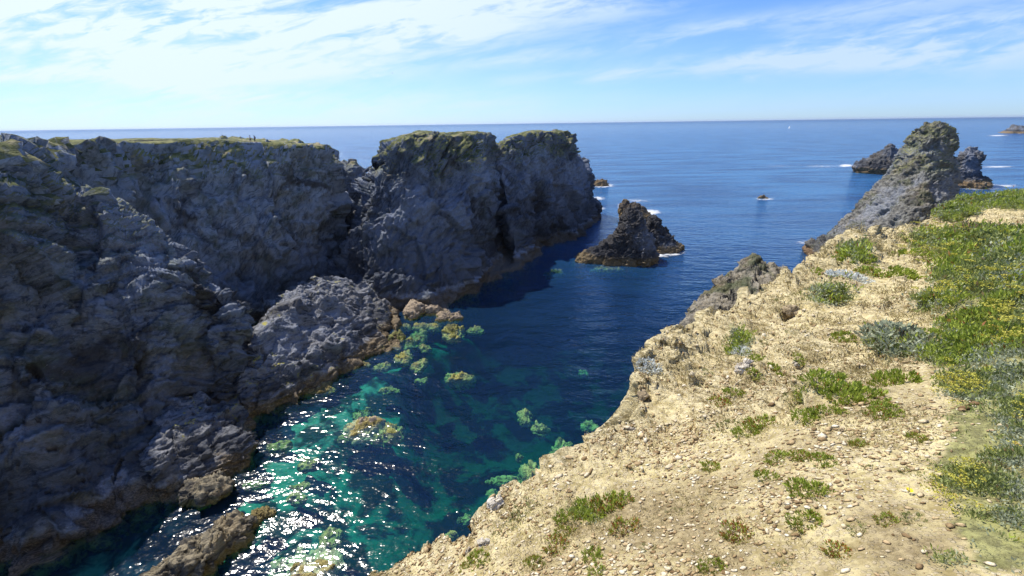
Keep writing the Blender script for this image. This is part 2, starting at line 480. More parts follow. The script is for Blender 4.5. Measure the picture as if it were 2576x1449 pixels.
# mainland cliff -------------------------------------------------------------
Acols = [
    (P(-900, 470, 30), P(-900, 470, 30) * np.array([1, 1, 0]) + np.array([-5, 6, 0])), (P(-400, 420, 48), P(-400, 420, 48) * np.array([1, 1, 0]) + np.array([-5, 6, 0])), (P(-100, 400, 55), P(-100, 400, 55) * np.array([1, 1, 0]) + np.array([-5, 6, 0])), (P(0, 386, 60), P(0, 386, 60) * np.array([1, 1, 0]) + np.array([-5, 6, 0])), (P(90, 378, 68), P(90, 378, 68) * np.array([1, 1, 0]) + np.array([-5, 6, 0])), (P(150, 368, 77), P(150, 368, 77) * np.array([1, 1, 0]) + np.array([-5, 6, 0])),
    (P(230, 364, 85), (-80, 82, 0)), (P(300, 362, 95), (-79, 83, 0)), (P(400, 360, 105), (-76, 84, 0)),
    (P(460, 357, 110), (-72, 88, 0)), (P(520, 354, 116), (-67, 90, 0)), (P(590, 355, 121), (-65, 92, 0)),
    (P(645, 354, 124), W(650, 800)), (P(690, 358, 125), W(690, 790)), (P(740, 362, 128), W(730, 750)),
    (P(775, 364, 132), W(765, 735)), (P(808, 370, 134), W(808, 715)), (P(820, 390, 140), W(845, 690)),
    (P(812, 372, 150), W(845, 660)), (P(800, 360, 168), (-70, 175, 0)), (P(700, 350, 200), (-105, 200, 0)), (P(560, 345, 240), (-150, 240, 0))]
Ag = columns([(a, b) for a, b in Acols], 7, 0.95)
# plateau behind the rim
rim = Ag[:, -1]
inl = np.zeros_like(rim)
plateau = []
for k, r in enumerate(rim):
    t = min(1, k / 17.0)
    d1 = np.array([-1, 0.15, 0.0]) * (1 - t) + np.array([-0.75, 0.6, 0.0]) * t
    if k >= 17: d1 = np.array([-1.0, -0.25, 0.0])
    rows = []
    for dist, dz in ((1.0, 0.35), (4, 0.5), (14, 0.6), (40, 0.2), (110, -4), (260, -20), (420, -60)):
        if k >= 17: dist *= 0.35
        if k in (2, 3, 4) and 3 < dist < 60: dz += (1.0, 1.7, 1.0)[k - 2]
        q = r + d1 * dist; q[2] = r[2] + dz
        rows.append(q)
    plateau.append(rows)
Ag = np.concatenate([Ag, np.array(plateau)], 1)
G = catmull(Ag, 620); G = catmull(G.transpose(1, 0, 2), 330).transpose(1, 0, 2)
zf = np.clip((G[..., 2] - 36) / 8, 0, 1)
nA = grid_normals(G, False, 30)
msk = np.where(np.arange(G.shape[1])[None, :] > 215, 0.25, 1.0) * np.ones(G.shape[:2])
msk = np.clip(1.1 - np.clip(nA[..., 2], 0, 1) ** 1.5 * 1.25, 0.08, 1)
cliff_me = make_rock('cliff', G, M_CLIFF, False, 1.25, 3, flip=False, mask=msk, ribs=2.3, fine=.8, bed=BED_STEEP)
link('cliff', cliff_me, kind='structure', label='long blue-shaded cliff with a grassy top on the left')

# nearer spur ------------------------------------------------------------------
Bcols = [
    (P(-700, 490, 34), W(-700, 1800)), (P(-400, 440, 46.5), W(-400, 1600)), (P(-150, 416, 53), W(-180, 1490)), (P(0, 402, 58.5), W(0, 1422)), (P(60, 432, 60.5), W(70, 1400)), (P(110, 466, 62.5), W(130, 1388)),
    (P(180, 500, 65.5), W(220, 1325)), (P(250, 503, 66.5), W(290, 1268)), (P(305, 533, 68), W(350, 1248)),
    (P(370, 575, 68), W(400, 1205)), (P(430, 615, 68), W(450, 1155)), (P(480, 660, 68), W(490, 1105)),
    (P(540, 745, 68), W(530, 1072)), (P(583, 792, 66), W(552, 1058)), (P(594, 850, 65), W(572, 1040)),
    (P(594, 865, 72), W(592, 985)), (P(580, 820, 84), (-66, 84, 0)), (P(480, 680, 92), (-80, 92, 0))]
Bg = columns(Bcols, 7, 1.0)
back = []
for k, r in enumerate(Bg[:, -1]):
    t = min(1, k / 13.0)
    d1 = np.array([-0.85, 0.5, 0]) * (1 - t) + np.array([-0.4, 0.9, 0]) * t
    rows = []
    for dist, dz in ((0.8, 0.1), (3, -.5), (9, -5), (22, -40)):
        q = r + d1 * dist; q[2] = r[2] + dz; rows.append(q)
    back.append(rows)
Bg = np.concatenate([Bg, np.array(back)], 1)
G = catmull(Bg, 520); G = catmull(G.transpose(1, 0, 2), 330).transpose(1, 0, 2)
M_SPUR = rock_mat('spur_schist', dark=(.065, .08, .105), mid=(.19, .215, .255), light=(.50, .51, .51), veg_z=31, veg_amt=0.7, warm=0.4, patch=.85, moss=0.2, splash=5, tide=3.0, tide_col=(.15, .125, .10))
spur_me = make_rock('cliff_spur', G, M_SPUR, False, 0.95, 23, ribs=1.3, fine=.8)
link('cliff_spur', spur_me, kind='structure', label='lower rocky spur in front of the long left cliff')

def ringed(name, front, back_off, mat, nu, nv, s, seed, p=1.0, nz=6, top=(0.45, 0.85), dome=0.8, depth=14, topcut=0.5, **kw):
    """closed headland: front columns, then the same columns pushed back, then a domed top"""
    Fc = columns(front, nz, p)
    Bc = []
    for k in range(len(front) - 1, -1, -1):
        f = 1.0 if 0 < k < len(front) - 1 else 0.75
        vw = Fc[k][-1] * np.array([1, 1, 0]); vw /= np.linalg.norm(vw)
        bo = vw * back_off if not isinstance(back_off, tuple) else np.array([back_off[0], back_off[1], 0])
        c = Fc[k].copy() + bo * f
        c[:, 0] += (c[:, 2] - Fc[k][:, 2]); c[:, 1] += (Fc[k][-1, 1] - Fc[k][:, 1]) * 1.2
        Bc.append(c)
    L = np.concatenate([Fc, np.array(Bc)], 0)
    rim_ = L[:, -1]
    partner = rim_[::-1]
    rows = []
    for tt in top + (1.0,):
        q = rim_ + (partner - rim_) * 0.5 * tt
        q[:, 2] += dome * math.sin(tt * math.pi / 2)
        rows.append(q)
    L = np.concatenate([L, np.stack(rows, 1)], 1)
    G = catmull(L, nu, closed=True); G = catmull(G.transpose(1, 0, 2), nv).transpose(1, 0, 2)
    n = grid_normals(G, True, 20)
    mk = np.clip(1.1 - np.clip(n[..., 2], 0, 1) ** 2 * topcut, 0.12, 1)
    return make_rock(name, G, mat, True, s, seed, mask=mk, **kw)

# middle headland ---------------------------------------------------------------
Ccols = [
    (P(968, 408, 128), W(846, 722), [P(932, 440, 126), P(905, 520, 123), P(878, 610, 120), P(862, 680, 118)]),
    (P(986, 374, 127), W(885, 766)), (P(1014, 350, 128), W(915, 778)), (P(1055, 331, 130), W(950, 784)), (P(1120, 337, 134), W(1060, 775)),
    (P(1185, 333, 139), W(1140, 757)), (P(1208, 336, 142), W(1176, 732)), (P(1222, 350, 145), W(1190, 724)), (P(1232, 378, 149), W(1225, 706), [P(1240, 430, 152), P(1244, 520, 148), P(1238, 620, 138)]),
    (P(1243, 408, 158), W(1290, 680), [P(1252, 450, 165), P(1268, 520, 165), P(1280, 600, 158)]), (P(1252, 388, 162), W(1305, 668)),
    (P(1264, 362, 165), W(1322, 652)), (P(1286, 345, 168), W(1338, 638)), (P(1310, 334, 171), W(1346, 630)), (P(1335, 328, 174), W(1354, 621)), (P(1395, 329, 182), W(1400, 607)),
    (P(1420, 329, 191), W(1445, 592), [P(1448, 400, 192), P(1464, 500, 189)]),
    (P(1422, 340, 203), W(1492, 545), [P(1448, 385, 205), P(1470, 440, 207), P(1480, 500, 209)])]
head_me = ringed('headland', Ccols, 30, M_HEAD, 960, 300, 1.15, 41, p=1.0, nz=6, ribs=1.9, fine=.8, bed=BED_STEEP, dome=0.6, topcut=1.1)
link('headland', head_me, kind='structure', label='steep dark headland with a notch in its grassy top, centre')

# foreshore rock below the headland ----------------------------------------------
Dcols = [
    (P(572, 1032, 58.5), W(560, 1056)), (P(612, 923, 64), W(600, 1058)), (P(650, 848, 69.5), W(660, 1045)),
    (P(690, 798, 75), W(700, 1028)), (P(740, 758, 80), W(745, 1010)), (P(800, 738, 86), W(810, 978)), (P(860, 746, 89), W(862, 940)),
    (P(920, 784, 90), W(912, 908)), (P(970, 837, 87), W(960, 888)), (P(988, 878, 84.5), W(990, 873))]
shore_me = ringed('shore_crag', Dcols, (-3, 12), M_SHORE, 460, 220, 0.62, 61, p=1.55, nz=6, ribs=1.1, dome=0.0, big=1.1)
link('shore_crag', shore_me, label='pale-topped crag with yellow lichen at the foot of the headland', category='crag')
Ecols = [
    (P(356, 1225, 43.0), W(348, 1258)), (P(395, 1130, 45.5), W(395, 1262)), (P(430, 1083, 48.5), W(450, 1252)), (P(480, 1052, 51), W(500, 1235)),
    (P(540, 1062, 51.5), W(560, 1205)), (P(590, 1090, 50.5), W(605, 1185)), (P(628, 1118, 49.7), W(636, 1160))]
e_me = ringed('shore_crag', Ecols, (-5, 6), M_SHORE, 300, 150, 0.5, 77, p=1.8, nz=5, ribs=0.8, dome=0.2)
link('shore_crag', e_me, label='rounded grey crag standing in the water below the near left cliff', category='crag')


def stack(name, rows, mat, nu=160, nv=110, s=0.5, seed=5, fx=0.5, base=True, sharp=0.75, **kw):
    """rows from top to bottom: (py, xl, xr, R, depth) ; a ring of rock per row, sized from its real distance"""
    L = []
    rows = [tuple(r) for r in rows]
    py, xl, xr, R, d = rows[0]
    cp = PR((xl + xr) / 2, py, R)
    rings = []
    for (py, xl, xr, R, d) in rows:
        l, r = PR(xl, py, R), PR(xr, py, R)
        c = (l + r) / 2
        v = c - EYE; v[2] = 0; v /= np.linalg.norm(v)
        ring = []
        for k in range(16):
            a = 2 * math.pi * k / 16
            ca, sa = math.cos(a), math.sin(a)
            ca = math.copysign(abs(ca) ** sharp, ca); sa = math.copysign(abs(sa) ** sharp, sa)
            # front corner is shifted sideways to fx
            shift = (fx - 0.5) * (1 - abs(ca)) * (1 if sa < 0 else 0)
            q = c + (r - l) * 0.5 * ca + v * d * sa + (r - l) * shift
            q[2] = c[2]
            ring.append(q)
        rings.append(ring)
    rings = np.array(rings)[::-1]                       # foot first
    foot = rings[0].copy(); cc = foot.mean(0); foot = cc + (foot - cc) * 1.12
    foot[:, 2] = min(rings[0][0, 2] - 3, -6.0) if base else rings[0][0, 2] - 3
    wl = rings[0].copy()
    tip = np.repeat(rings[-1].mean(0)[None], 16, 0); tip[:, 2] += 0.25 * s
    mid_t = rings[-1] * 0.5 + tip * 0.5; mid_t[:, 2] += 0.1 * s
    A = np.concatenate([foot[None], rings, mid_t[None], tip[None]], 0).transpose(1, 0, 2)
    G = catmull(A, nu, closed=True); G = catmull(G.transpose(1, 0, 2), nv).transpose(1, 0, 2)
    n = grid_normals(G, True)
    G[:, -1] = G[:, -1].mean(0)
    mk = np.ones(G.shape[:2]); mk[:, -3:] *= 0.4
    Pt = G.reshape(-1, 3); dd = rock_disp(Pt, s, seed, **kw) * mk.reshape(-1)
    nn_ = n.reshape(-1, 3)
    G2 = (Pt + nn_ * dd[:, None]).reshape(G.shape); G2[:, -1] = G2[:, -1].mean(0)
    return grid_mesh(name, G2, True, mat)

def RW(px, py):
    w = W(px, py); return math.hypot(w[0], w[1])

def seat(rows, zbase=0.0):
    return rows

# stack glimpsed between cliff and headland
me = stack('rock_stack', [(408, 868, 888, 168, 5), (418, 850, 905, 168, 7), (440, 838, 922, 168, 9), (480, 830, 930, 168, 11), (560, 820, 930, 165, 13), (640, 815, 925, 160, 15)], M_HEAD, 200, 150, 0.9, 91)
link('rock_stack', me, label='dark rounded rock stack in the gap between left cliff and headland', category='rock stack')

# islet off the headland
Rm = RW(1560, 655)
me = stack('sea_stack', [(526, 1583, 1603, Rm + 8, 2.5), (536, 1570, 1613, Rm + 7, 3.5), (552, 1561, 1620, Rm + 6, 4.5), (572, 1552, 1624, Rm + 5, 5), (592, 1544, 1642, Rm + 4.5, 6),
                         (610, 1522, 1650, Rm + 4, 6.5), (625, 1494, 1652, Rm + 3, 7), (640, 1466, 1655, Rm + 2.5, 7), (654, 1444, 1650, Rm + 2, 7)],
           M_DARK, 260, 180, 0.4, 101, fx=0.45)
link('sea_stack', me, label='black jagged sea stack with an ochre foot, tallest of the islet group', category='sea stack')
Rr = RW(1680, 628)
me = stack('sea_stack', [(542, 1638, 1650, Rr + 4, 1.5), (556, 1631, 1662, Rr + 4, 3), (575, 1620, 1676, Rr + 4, 4.5), (592, 1615, 1690, Rr + 3.5, 5.5), (604, 1615, 1704, Rr + 3, 6), (616, 1620, 1713, Rr + 2, 6), (630, 1630, 1708, Rr + 1, 6)],
           M_DARK, 200, 130, 0.35, 107)
link('sea_stack', me, label='smaller black pinnacle just right of the tallest islet stack', category='sea stack')
Rb = RW(1590, 549)
me = stack('islet', [(505, 1572, 1596, Rb + 6, 3), (513, 1560, 1612, Rb + 5, 5), (524, 1558, 1626, Rb + 3, 6), (536, 1560, 1634, Rb + 1, 6), (545, 1562, 1630, Rb, 6)],
           rock_mat('ochre_islet_rock', dark=(.09, .07, .04), mid=(.27, .2, .11), light=(.42, .33, .2), warm=.5, tide=4.5, moss=0, tide_col=(.34, .235, .11)), 200, 110, 0.55, 113)
link('islet', me, label='low ochre islet ringed by surf behind the black sea stack', category='islet')
Rj = RW(1510, 461)
me = stack('islet', [(446, 1503, 1516, Rj + 3, 2.5), (452, 1495, 1524, Rj + 2, 5), (460, 1490, 1530, Rj, 6)], M_FARISLET, 110, 60, 0.6, 117)
link('islet', me, label='small lone brown islet right of the headland, surf at its foot', category='islet')
Rk = RW(1918, 495)
me = stack('islet', [(489, 1914, 1921, Rk, 1), (493, 1908, 1928, Rk, 2), (496, 1904, 1932, Rk, 2)], M_DARK, 60, 30, 0.3, 119)
link('islet', me, label='tiny dark rock barely breaking the open water', category='islet')
Rc = RW(1500, 545)
me = stack('boulder', [(503, 1499, 1503, Rc, 1.2), (512, 1494, 1512, Rc, 3), (520, 1490, 1511, Rc, 3.5), (530, 1488, 1509, Rc, 4), (540, 1486, 1503, Rc, 4)], M_DARK, 90, 60, 0.35, 121)
link('boulder', me, label='dark blocky boulder at the seaward corner of the headland', category='boulder')

# tall stack on the right
Rt = RW(2090, 665)
me = stack('sea_stack', [
    (314, 2325, 2386, 222, 7), (322, 2312, 2397, 221, 9), (345, 2296, 2401, 220, 11), (372, 2280, 2401, 219, 12), (390, 2262, 2398, 218, 13), (415, 2248, 2408, 217, 15),
    (450, 2226, 2413, 215, 18), (480, 2192, 2412, 211, 20), (505, 2174, 2410, 208, 22), (545, 2146, 2410, 203, 24), (590, 2104, 2410, 197, 26), (615, 2062, 2410, 192, 26), (640, 2030, 2410, 187, 26)],
    M_STACK, 420, 330, 0.5, 131, fx=0.58, sharp=1.25)
link('sea_stack', me, label='tallest sea stack, broad-based and sunlit grey, at the right', category='sea stack')
Rl = RW(2200, 432)
me = stack('islet', [(368, 2237, 2246, Rl + 12, 6), (380, 2222, 2258, Rl + 10, 10), (394, 2196, 2272, Rl + 8, 14), (407, 2166, 2282, Rl + 5, 17), (418, 2145, 2288, Rl + 2, 18), (430, 2150, 2285, Rl, 16)], M_FARISLET, 200, 120, 0.9, 137)
link('islet', me, label='dark pointed islet in open sea left of the tallest stack', category='islet')
Rn = RW(2440, 470)
me = stack('sea_stack', [(380, 2430, 2452, Rn + 6, 5), (388, 2416, 2465, Rn + 6, 8), (400, 2411, 2474, Rn + 6, 9), (411, 2409, 2466, Rn + 6, 9), (428, 2409, 2461, Rn + 5, 9), (444, 2404, 2468, Rn + 4, 11), (456, 2398, 2482, Rn + 2, 13), (467, 2398, 2490, Rn, 14)], M_FARISLET, 180, 140, 0.8, 139)
link('sea_stack', me, label='mushroom-headed dark stack just behind the tallest stack', category='sea stack')
Ro = RW(2600, 339)
me = stack('islet', [(322, 2590, 2700, Ro, 30), (327, 2560, 2740, Ro, 50), (336, 2528, 2780, Ro, 60)], M_FARISLET, 120, 60, 3.0, 141)
link('islet', me, label='low far islet cut by the right edge of the view', category='islet')

# grey outcrop beyond the slope
me = stack('rock_outcrop', [(643, 1890, 1904, 21.2, .5), (655, 1882, 1912, 21.0, .8), (668, 1873, 1928, 20.8, 1.2), (688, 1856, 1972, 20.4, 1.6), (706, 1840, 1995, 20, 2), (738, 1802, 2010, 19, 2.4), (775, 1764, 2010, 18, 3), (812, 1734, 2010, 17.2, 3.2),
                            (900, 1700, 2010, 16.8, 3.6), (1100, 1700, 2010, 16.5, 4), (1500, 1650, 2010, 16.5, 5), (2600, 1600, 2010, 16.5, 6)], M_OUT, 320, 420, 0.075, 151, sharp=0.9, ribs=1.2, big=1.2)
link('rock_outcrop', me, label='grey crag with a small knob beyond the edge of the sunlit slope', category='outcrop')


# ------------------------------------------------------------------ loose and sunken rocks
def boulder(c, L, Wd, Hh, yaw, mat, seed, nu=72, nv=40, s=None, tilt=0.0):
    s = s or max(0.04, min(L, Wd) * 0.038)
    th = np.linspace(0, 2 * math.pi, nu, endpoint=False)[:, None]
    ph = np.linspace(-math.pi / 2, math.pi / 2, nv)[None, :]
    X = np.cos(th) * np.cos(ph) ** .8 * L / 2; Y = np.sin(th) * np.cos(ph) ** .8 * Wd / 2; Z = np.sin(ph) * Hh + 0 * th
    G = np.stack([X, Y, Z], -1)
    n = grid_normals(G, True); n[:, 0] = (0, 0, -1); n[:, -1] = (0, 0, 1)
    Pt = G.reshape(-1, 3)
    dd = rock_disp(Pt + seed * 13.7, s, seed) * 1.3
    lump = fbm(Pt + seed * 7.1, max(L, Wd) * .7, 2, seed) * min(L, Wd) * 0.42
    G2 = (Pt + n.reshape(-1, 3) * (dd + lump)[:, None]).reshape(G.shape)
    G2[:, 0] = G2[:, 0].mean(0); G2[:, -1] = G2[:, -1].mean(0)
    me = grid_mesh('boulder', G2, True, mat)
    return me

def put_boulder(px, py, wpx, hpx, mat, label, cat='boulder', top=0.5, name='boulder', group=None, yaw=None, thick=1.0):
    a, b = W(px - wpx / 2, py), W(px + wpx / 2, py); c = W(px, py)
    u, v = W(px, py - hpx / 2), W(px, py + hpx / 2)
    Lx = np.linalg.norm(b - a); Ly = np.linalg.norm(u - v) * 0.9
    az = math.atan2(b[1] - a[1], b[0] - a[0]) if yaw is None else yaw
    sd = int(px * 3 + py)
    Hh = max(0.35, min(Lx, Ly) * 0.24) * thick
    me = boulder(c, Lx, Ly, Hh, 0, mat, sd % 97 + 2)
    o = link(name, me, label=label, category=cat)
    if group: o['group'] = group
    o.location = (c[0], c[1], top - Hh); o.rotation_euler = (0, 0, az)
    return o

put_boulder(515, 1247, 130, 62, M_WET, 'striped tan boulder in the shallows under the near cliff', top=2.3, thick=1.2)
# long reef ridge at the bottom
a, b = W(395, 1475), W(640, 1300)
me = boulder(None, np.linalg.norm(b - a) * 1.12, 4.8, 1.6, 0, M_WET, 9, 160, 70, s=0.38)
o = link('reef', me, label='long tan reef ridge rising from the glittering shallows', category='reef')
o.location = ((a + b) / 2) + np.array([0, 0, -0.1]); o.rotation_euler = (0, 0, math.atan2(b[1] - a[1], b[0] - a[0]))
put_boulder(665, 1292, 62, 34, M_WET, 'small tan rock off the tip of the long reef ridge', top=0.5)
put_boulder(1046, 790, 52, 40, M_PALE, 'pinkish upright boulder, left of the three pale ones below the headland', top=2.0, thick=1.5)
put_boulder(1090, 782, 40, 24, M_PALE, 'pinkish boulder between two others below the headland', top=1.4, thick=1.3)
put_boulder(1130, 796, 62, 32, M_PALE, 'broad yellowish boulder, right of the three pale ones below the headland', top=1.2)
put_boulder(1001, 852, 38, 27, M_WEED, 'yellow weedy boulder touching the tip of the pale-topped crag', top=0.7)
put_boulder(1145, 832, 52, 36, M_WEED, 'round yellow-green boulder nearly breaking the surface', top=0.12)
put_boulder(945, 872, 80, 26, M_WET, 'brown ledge at the foot of the pale-topped crag', top=0.8, cat='ledge', name='ledge')
put_boulder(880, 915, 100, 30, M_WET, 'rough brown ledge along the shallows below the pale-topped crag', top=0.5, cat='ledge', name='ledge')
put_boulder(790, 978, 110, 28, M_WET, 'low brown ledge where the pale-topped crag meets teal water', top=0.35, cat='ledge', name='ledge')
SUNK = [(1040, 838, 54, 48, -.5), (1197, 822, 42, 15, -.5), (1017, 893, 42, 36, -.1), (1055, 910, 30, 32, -.3), (1070, 868, 28, 20, -.3),
        (960, 915, 36, 18, -.3), (1150, 938, 66, 32, -.3), (980, 970, 54, 18, -.6), (1060, 945, 28, 14, -.9), (908, 1022, 44, 32, -1.1), (908, 1070, 76, 56, -.25),
        (968, 1080, 62, 48, -.6), (1320, 1034, 34, 38, -.9), (1358, 1064, 38, 32, -.8), (1415, 1112, 66, 62, -1.3), (1484, 1050, 42, 24, -1.6),
        (770, 1152, 56, 30, -.7), (750, 1208, 50, 18, -.8), (740, 1236, 44, 26, -.8), (822, 1342, 60, 46, -.7), (760, 1408, 190, 100, -.25),
        (1265, 1184, 90, 26, -1.6), (1340, 1172, 60, 60, -1.2), (1165, 1278, 34, 24, -1.8), (1240, 1216, 34, 26, -1.7), (1132, 1331, 32, 22, -.8), (1305, 1130, 18, 16, -1.2),
        (1392, 676, 56, 14, -.6), (1530, 668, 80, 14, -.4), (880, 1080, 40, 30, -.9), (1010, 815, 40, 12, -.3), (1075, 815, 70, 18, -.3), (985, 800, 30, 12, .2),
        (700, 1110, 60, 22, -.8), (640, 1200, 60, 22, -.9), (1470, 912, 30, 16, -2.2)]
SL = {(908, 1070): 'large pale submerged boulder beside a greener one in mid cove', (968, 1080): 'green submerged boulder just right of the large pale one',
      (760, 1408): 'broad pale shoal glittering at the bottom of the view', (822, 1342): 'round green submerged boulder above the broad pale shoal',
      (1415, 1112): 'large dim green submerged boulder near the slope edge', (1150, 938): 'elongated yellow-green boulder just under the surface',
      (1040, 838): 'bluish green triangular submerged boulder below the pinkish boulders', (1484, 1050): 'lone teal submerged boulder in deep blue water',
      (1392, 676): 'yellow sunken rock between headland foot and black sea stack', (908, 1022): 'round teal submerged boulder above the large pale one'}
for (px, py, w_, h_, tp) in SUNK:
    lab = SL.get((px, py), 'green weed-covered boulder under clear water in the cove')
    o = put_boulder(px, py, w_, h_, M_WEED if (px, py) not in ((908, 1070), (760, 1408)) else M_PALE, lab, top=tp * 0.8 - .15, name='submerged_boulder', cat='boulder', thick=1.0 + max(0, -tp) * .3)
    o['group'] = 'weed-covered boulders under the clear water of the cove'


# ------------------------------------------------------------------ seabed and sea
SHALLOW = [  # pixel, depth, radius m
    ((60, 1440), 2.2, 9), ((250, 1400), 2.6, 9), ((450, 1340), 2.8, 8), ((600, 1260), 2.2, 8), ((560, 1400), 2.4, 7), ((720, 1140), 2.2, 9), ((800, 1050), 1.8, 9), ((880, 960), 1.6, 8),
    ((760, 1380), 2.4, 7), ((950, 1000), 4.5, 6), ((960, 880), 2.0, 7), ((1040, 850), 3.4, 9), ((900, 1120), 6.0, 7), ((800, 1230), 4.6, 7),
    ((1000, 1330), 7.5, 9), ((1200, 1250), 10, 9), ((1380, 1120), 10, 9), ((1150, 800), 6.5, 7)]
gx = np.linspace(-130, 190, 260); gy = np.linspace(10, 330, 260)
X, Y = np.meshgrid(gx, gy, indexing='ij')
Pt = np.stack([X.ravel(), Y.ravel(), 0 * X.ravel()], 1)
depth = 12 + 0.05 * np.clip(Y.ravel() - 60, 0, 200) + 0.06 * np.clip(X.ravel(), 0, 200)
wsum = np.zeros(len(Pt)); dsum = np.zeros(len(Pt))
for (pp, dp, rr) in SHALLOW:
    c = W(*pp); w = np.exp(-((Pt[:, 0] - c[0]) ** 2 + (Pt[:, 1] - c[1]) ** 2) / (rr * rr))
    wsum += w; dsum += w * (dp + 0.4)
k = np.clip(wsum * 1.1, 0, 1)
depth = depth * (1 - k) + (dsum / np.maximum(wsum, 1e-6)) * k
depth += fbm(Pt, 7, 4, 300) * 1.6 + fbm(Pt, 1.6, 4, 310, .5, True) * 0.35
far_ = np.clip((Y.ravel() - 240) / 90, 0, 1) + np.clip((X.ravel() - 120) / 70, 0, 1)
depth = np.maximum(depth, 0.7) + np.clip(far_, 0, 1) * 10
Z = -depth.reshape(X.shape)
m, t, out = new_mat('seabed_sand_and_weed')
pos = t.new('ShaderNodeNewGeometry').outputs['Position']
nb = t.noise(pos, 0.16, 6, 0.6, 0.3); nf = t.noise(pos, 0.9, 7, 0.7)
c = t.mix(t.ramp(nb, 0.44, 0.54), (.46, .46, .33), (.04, .055, .028))
c = t.mix(t.mul(t.ramp(nf, 0.48, 0.6), 0.35), c, (.05, .055, .03))
p = t.new('ShaderNodeBsdfDiffuse'); t.put(p.inputs[0], c); t.l.new(p.outputs[0], out.inputs[0])
sb = grid_mesh('seabed', np.stack([X, Y, Z], -1), False, m, flip=False)
o = link('seabed', sb, kind='structure', label='sandy seabed with dark weed seen through clear water')
V = [(-130, 10), (190, 10), (190, 330), (-130, 330)]
far_v = [(-30000, -30000), (30000, -30000), (30000, 30000), (-30000, 30000)]
vv = np.array([(x, y, -26) for x, y in far_v], float)
me = fast_mesh('deep_seabed', vv, np.array([[0, 1, 2, 3]]), m, False)
link('deep_seabed', me, kind='structure', label='deep sea floor')

# sea surface: closed body of water, so its absorption is real
m, t, out = new_mat('sea_water')
pos = t.new('ShaderNodeNewGeometry').outputs['Position']
x, y, z = t.sep(pos)
r2 = t.m('SQRT', t.add(t.mul(x, x), t.mul(y, y)))
pw = t.new('ShaderNodeVectorMath', operation='MULTIPLY_ADD')
t.put(pw.inputs[0], t.noise(pos, 0.06, 3, 0.5, color=True)); pw.inputs[1].default_value = (3, 3, 0); t.put(pw.inputs[2], pos)
wA = t.noise(t.mapping(pw.outputs[0], (0.75, 1.25, 1), (0, 0, 0.75)), 1.0, 1, 0.5)     # wind ripples running across the cove
wB = t.noise(t.mapping(pw.outputs[0], (1.9, 2.9, 1), (0, 0, -0.35)), 1.0, 1, 0.5)
wC = t.noise(t.mapping(pw.outputs[0], (0.10, 0.22, 1), (0, 0, 0.5)), 1.0, 3, 0.5)
wE = t.noise(t.mapping(pw.outputs[0], (0.25, 0.6, 1), (0, 0, 0.3)), 1.0, 3, 0.6)
hgt = t.add(t.add(t.mul(wA, 0.135), t.mul(wB, 0.045)), t.add(t.mul(wC, 0.8), t.mul(wE, t.ramp(r2, 90, 300, 0, 1.1))))
nrm = t.bump(hgt, 1.0, 1.0)
gl = t.new('ShaderNodeBsdfGlossy'); gl.inputs['Roughness'].default_value = 0.13; t.put(gl.inputs['Normal'], nrm)
gl.inputs['Color'].default_value = (1, 1, 1, 1)
df = t.new('ShaderNodeBsdfDiffuse')
patch = t.ramp(t.noise(t.mapping(pos, (0.012, 0.05, 1)), 1.0, 5, 0.6), 0.35, 0.65)
far_k = t.ramp(r2, 60, 420)
dc = t.mix(t.mul(patch, t.add(far_k, 0.15)), (.010, .055, .16), (.035, .14, .30))
t.put(df.inputs[0], dc); t.put(df.inputs['Normal'], nrm)
tr = t.new('ShaderNodeBsdfTransparent')
# upwelling light grows with the depth of water below: the sea floor falls away offshore
body = t.new('ShaderNodeMixShader'); t.put(body.inputs[0], t.ramp(r2, 62, 230, 0.13, 0.92)); t.l.new(tr.outputs[0], body.inputs[1]); t.l.new(df.outputs[0], body.inputs[2])
fr = t.new('ShaderNodeFresnel'); fr.inputs[0].default_value = 1.33; t.put(fr.inputs['Normal'], nrm)
mx = t.new('ShaderNodeMixShader'); t.put(mx.inputs[0], t.m('MINIMUM', fr.outputs[0], 0.55)); t.l.new(body.outputs[0], mx.inputs[1]); t.l.new(gl.outputs[0], mx.inputs[2])
t.l.new(mx.outputs[0], out.inputs['Surface'])
va = t.new('ShaderNodeVolumeAbsorption'); va.inputs['Color'].default_value = (0.0, 0.79, 0.74, 1); va.inputs['Density'].default_value = 0.36
t.l.new(va.outputs[0], out.inputs['Volume'])
S = 29000
vv = np.array([(-S, -S, 0), (S, -S, 0), (S, S, 0), (-S, S, 0), (-S, -S, -25.5), (S, -S, -25.5), (S, S, -25.5), (-S, S, -25.5)], float)
qq = np.array([[0, 1, 2, 3], [7, 6, 5, 4], [0, 4, 5, 1], [1, 5, 6, 2], [2, 6, 7, 3], [3, 7, 4, 0]])
me = fast_mesh('sea', vv, qq, m, False)
link('sea', me, kind='structure', label='clear blue-green sea rippling to the horizon')


# ------------------------------------------------------------------ foreground slope
def tps_fit(Pc, v):
    Pc = np.array(Pc, float) / 1000; v = np.array(v, float); n = len(Pc)
    d = np.linalg.norm(Pc[:, None] - Pc[None], axis=-1)
    K = np.where(d > 0, d * d * np.log(np.maximum(d, 1e-9)), 0) + np.eye(n) * 1e-3
    Q = np.concatenate([np.ones((n, 1)), Pc], 1)
    A = np.block([[K, Q], [Q.T, np.zeros((3, 3))]])
    s = np.linalg.solve(A, np.concatenate([v, np.zeros(3)]))
    def f(P_):
        P_ = np.asarray(P_, float) / 1000
        d = np.linalg.norm(P_[:, None] - Pc[None], axis=-1)
        K = np.where(d > 0, d * d * np.log(np.maximum(d, 1e-9)), 0)
        return K @ s[:n] + s[n] + P_ @ s[n + 1:]
    return f

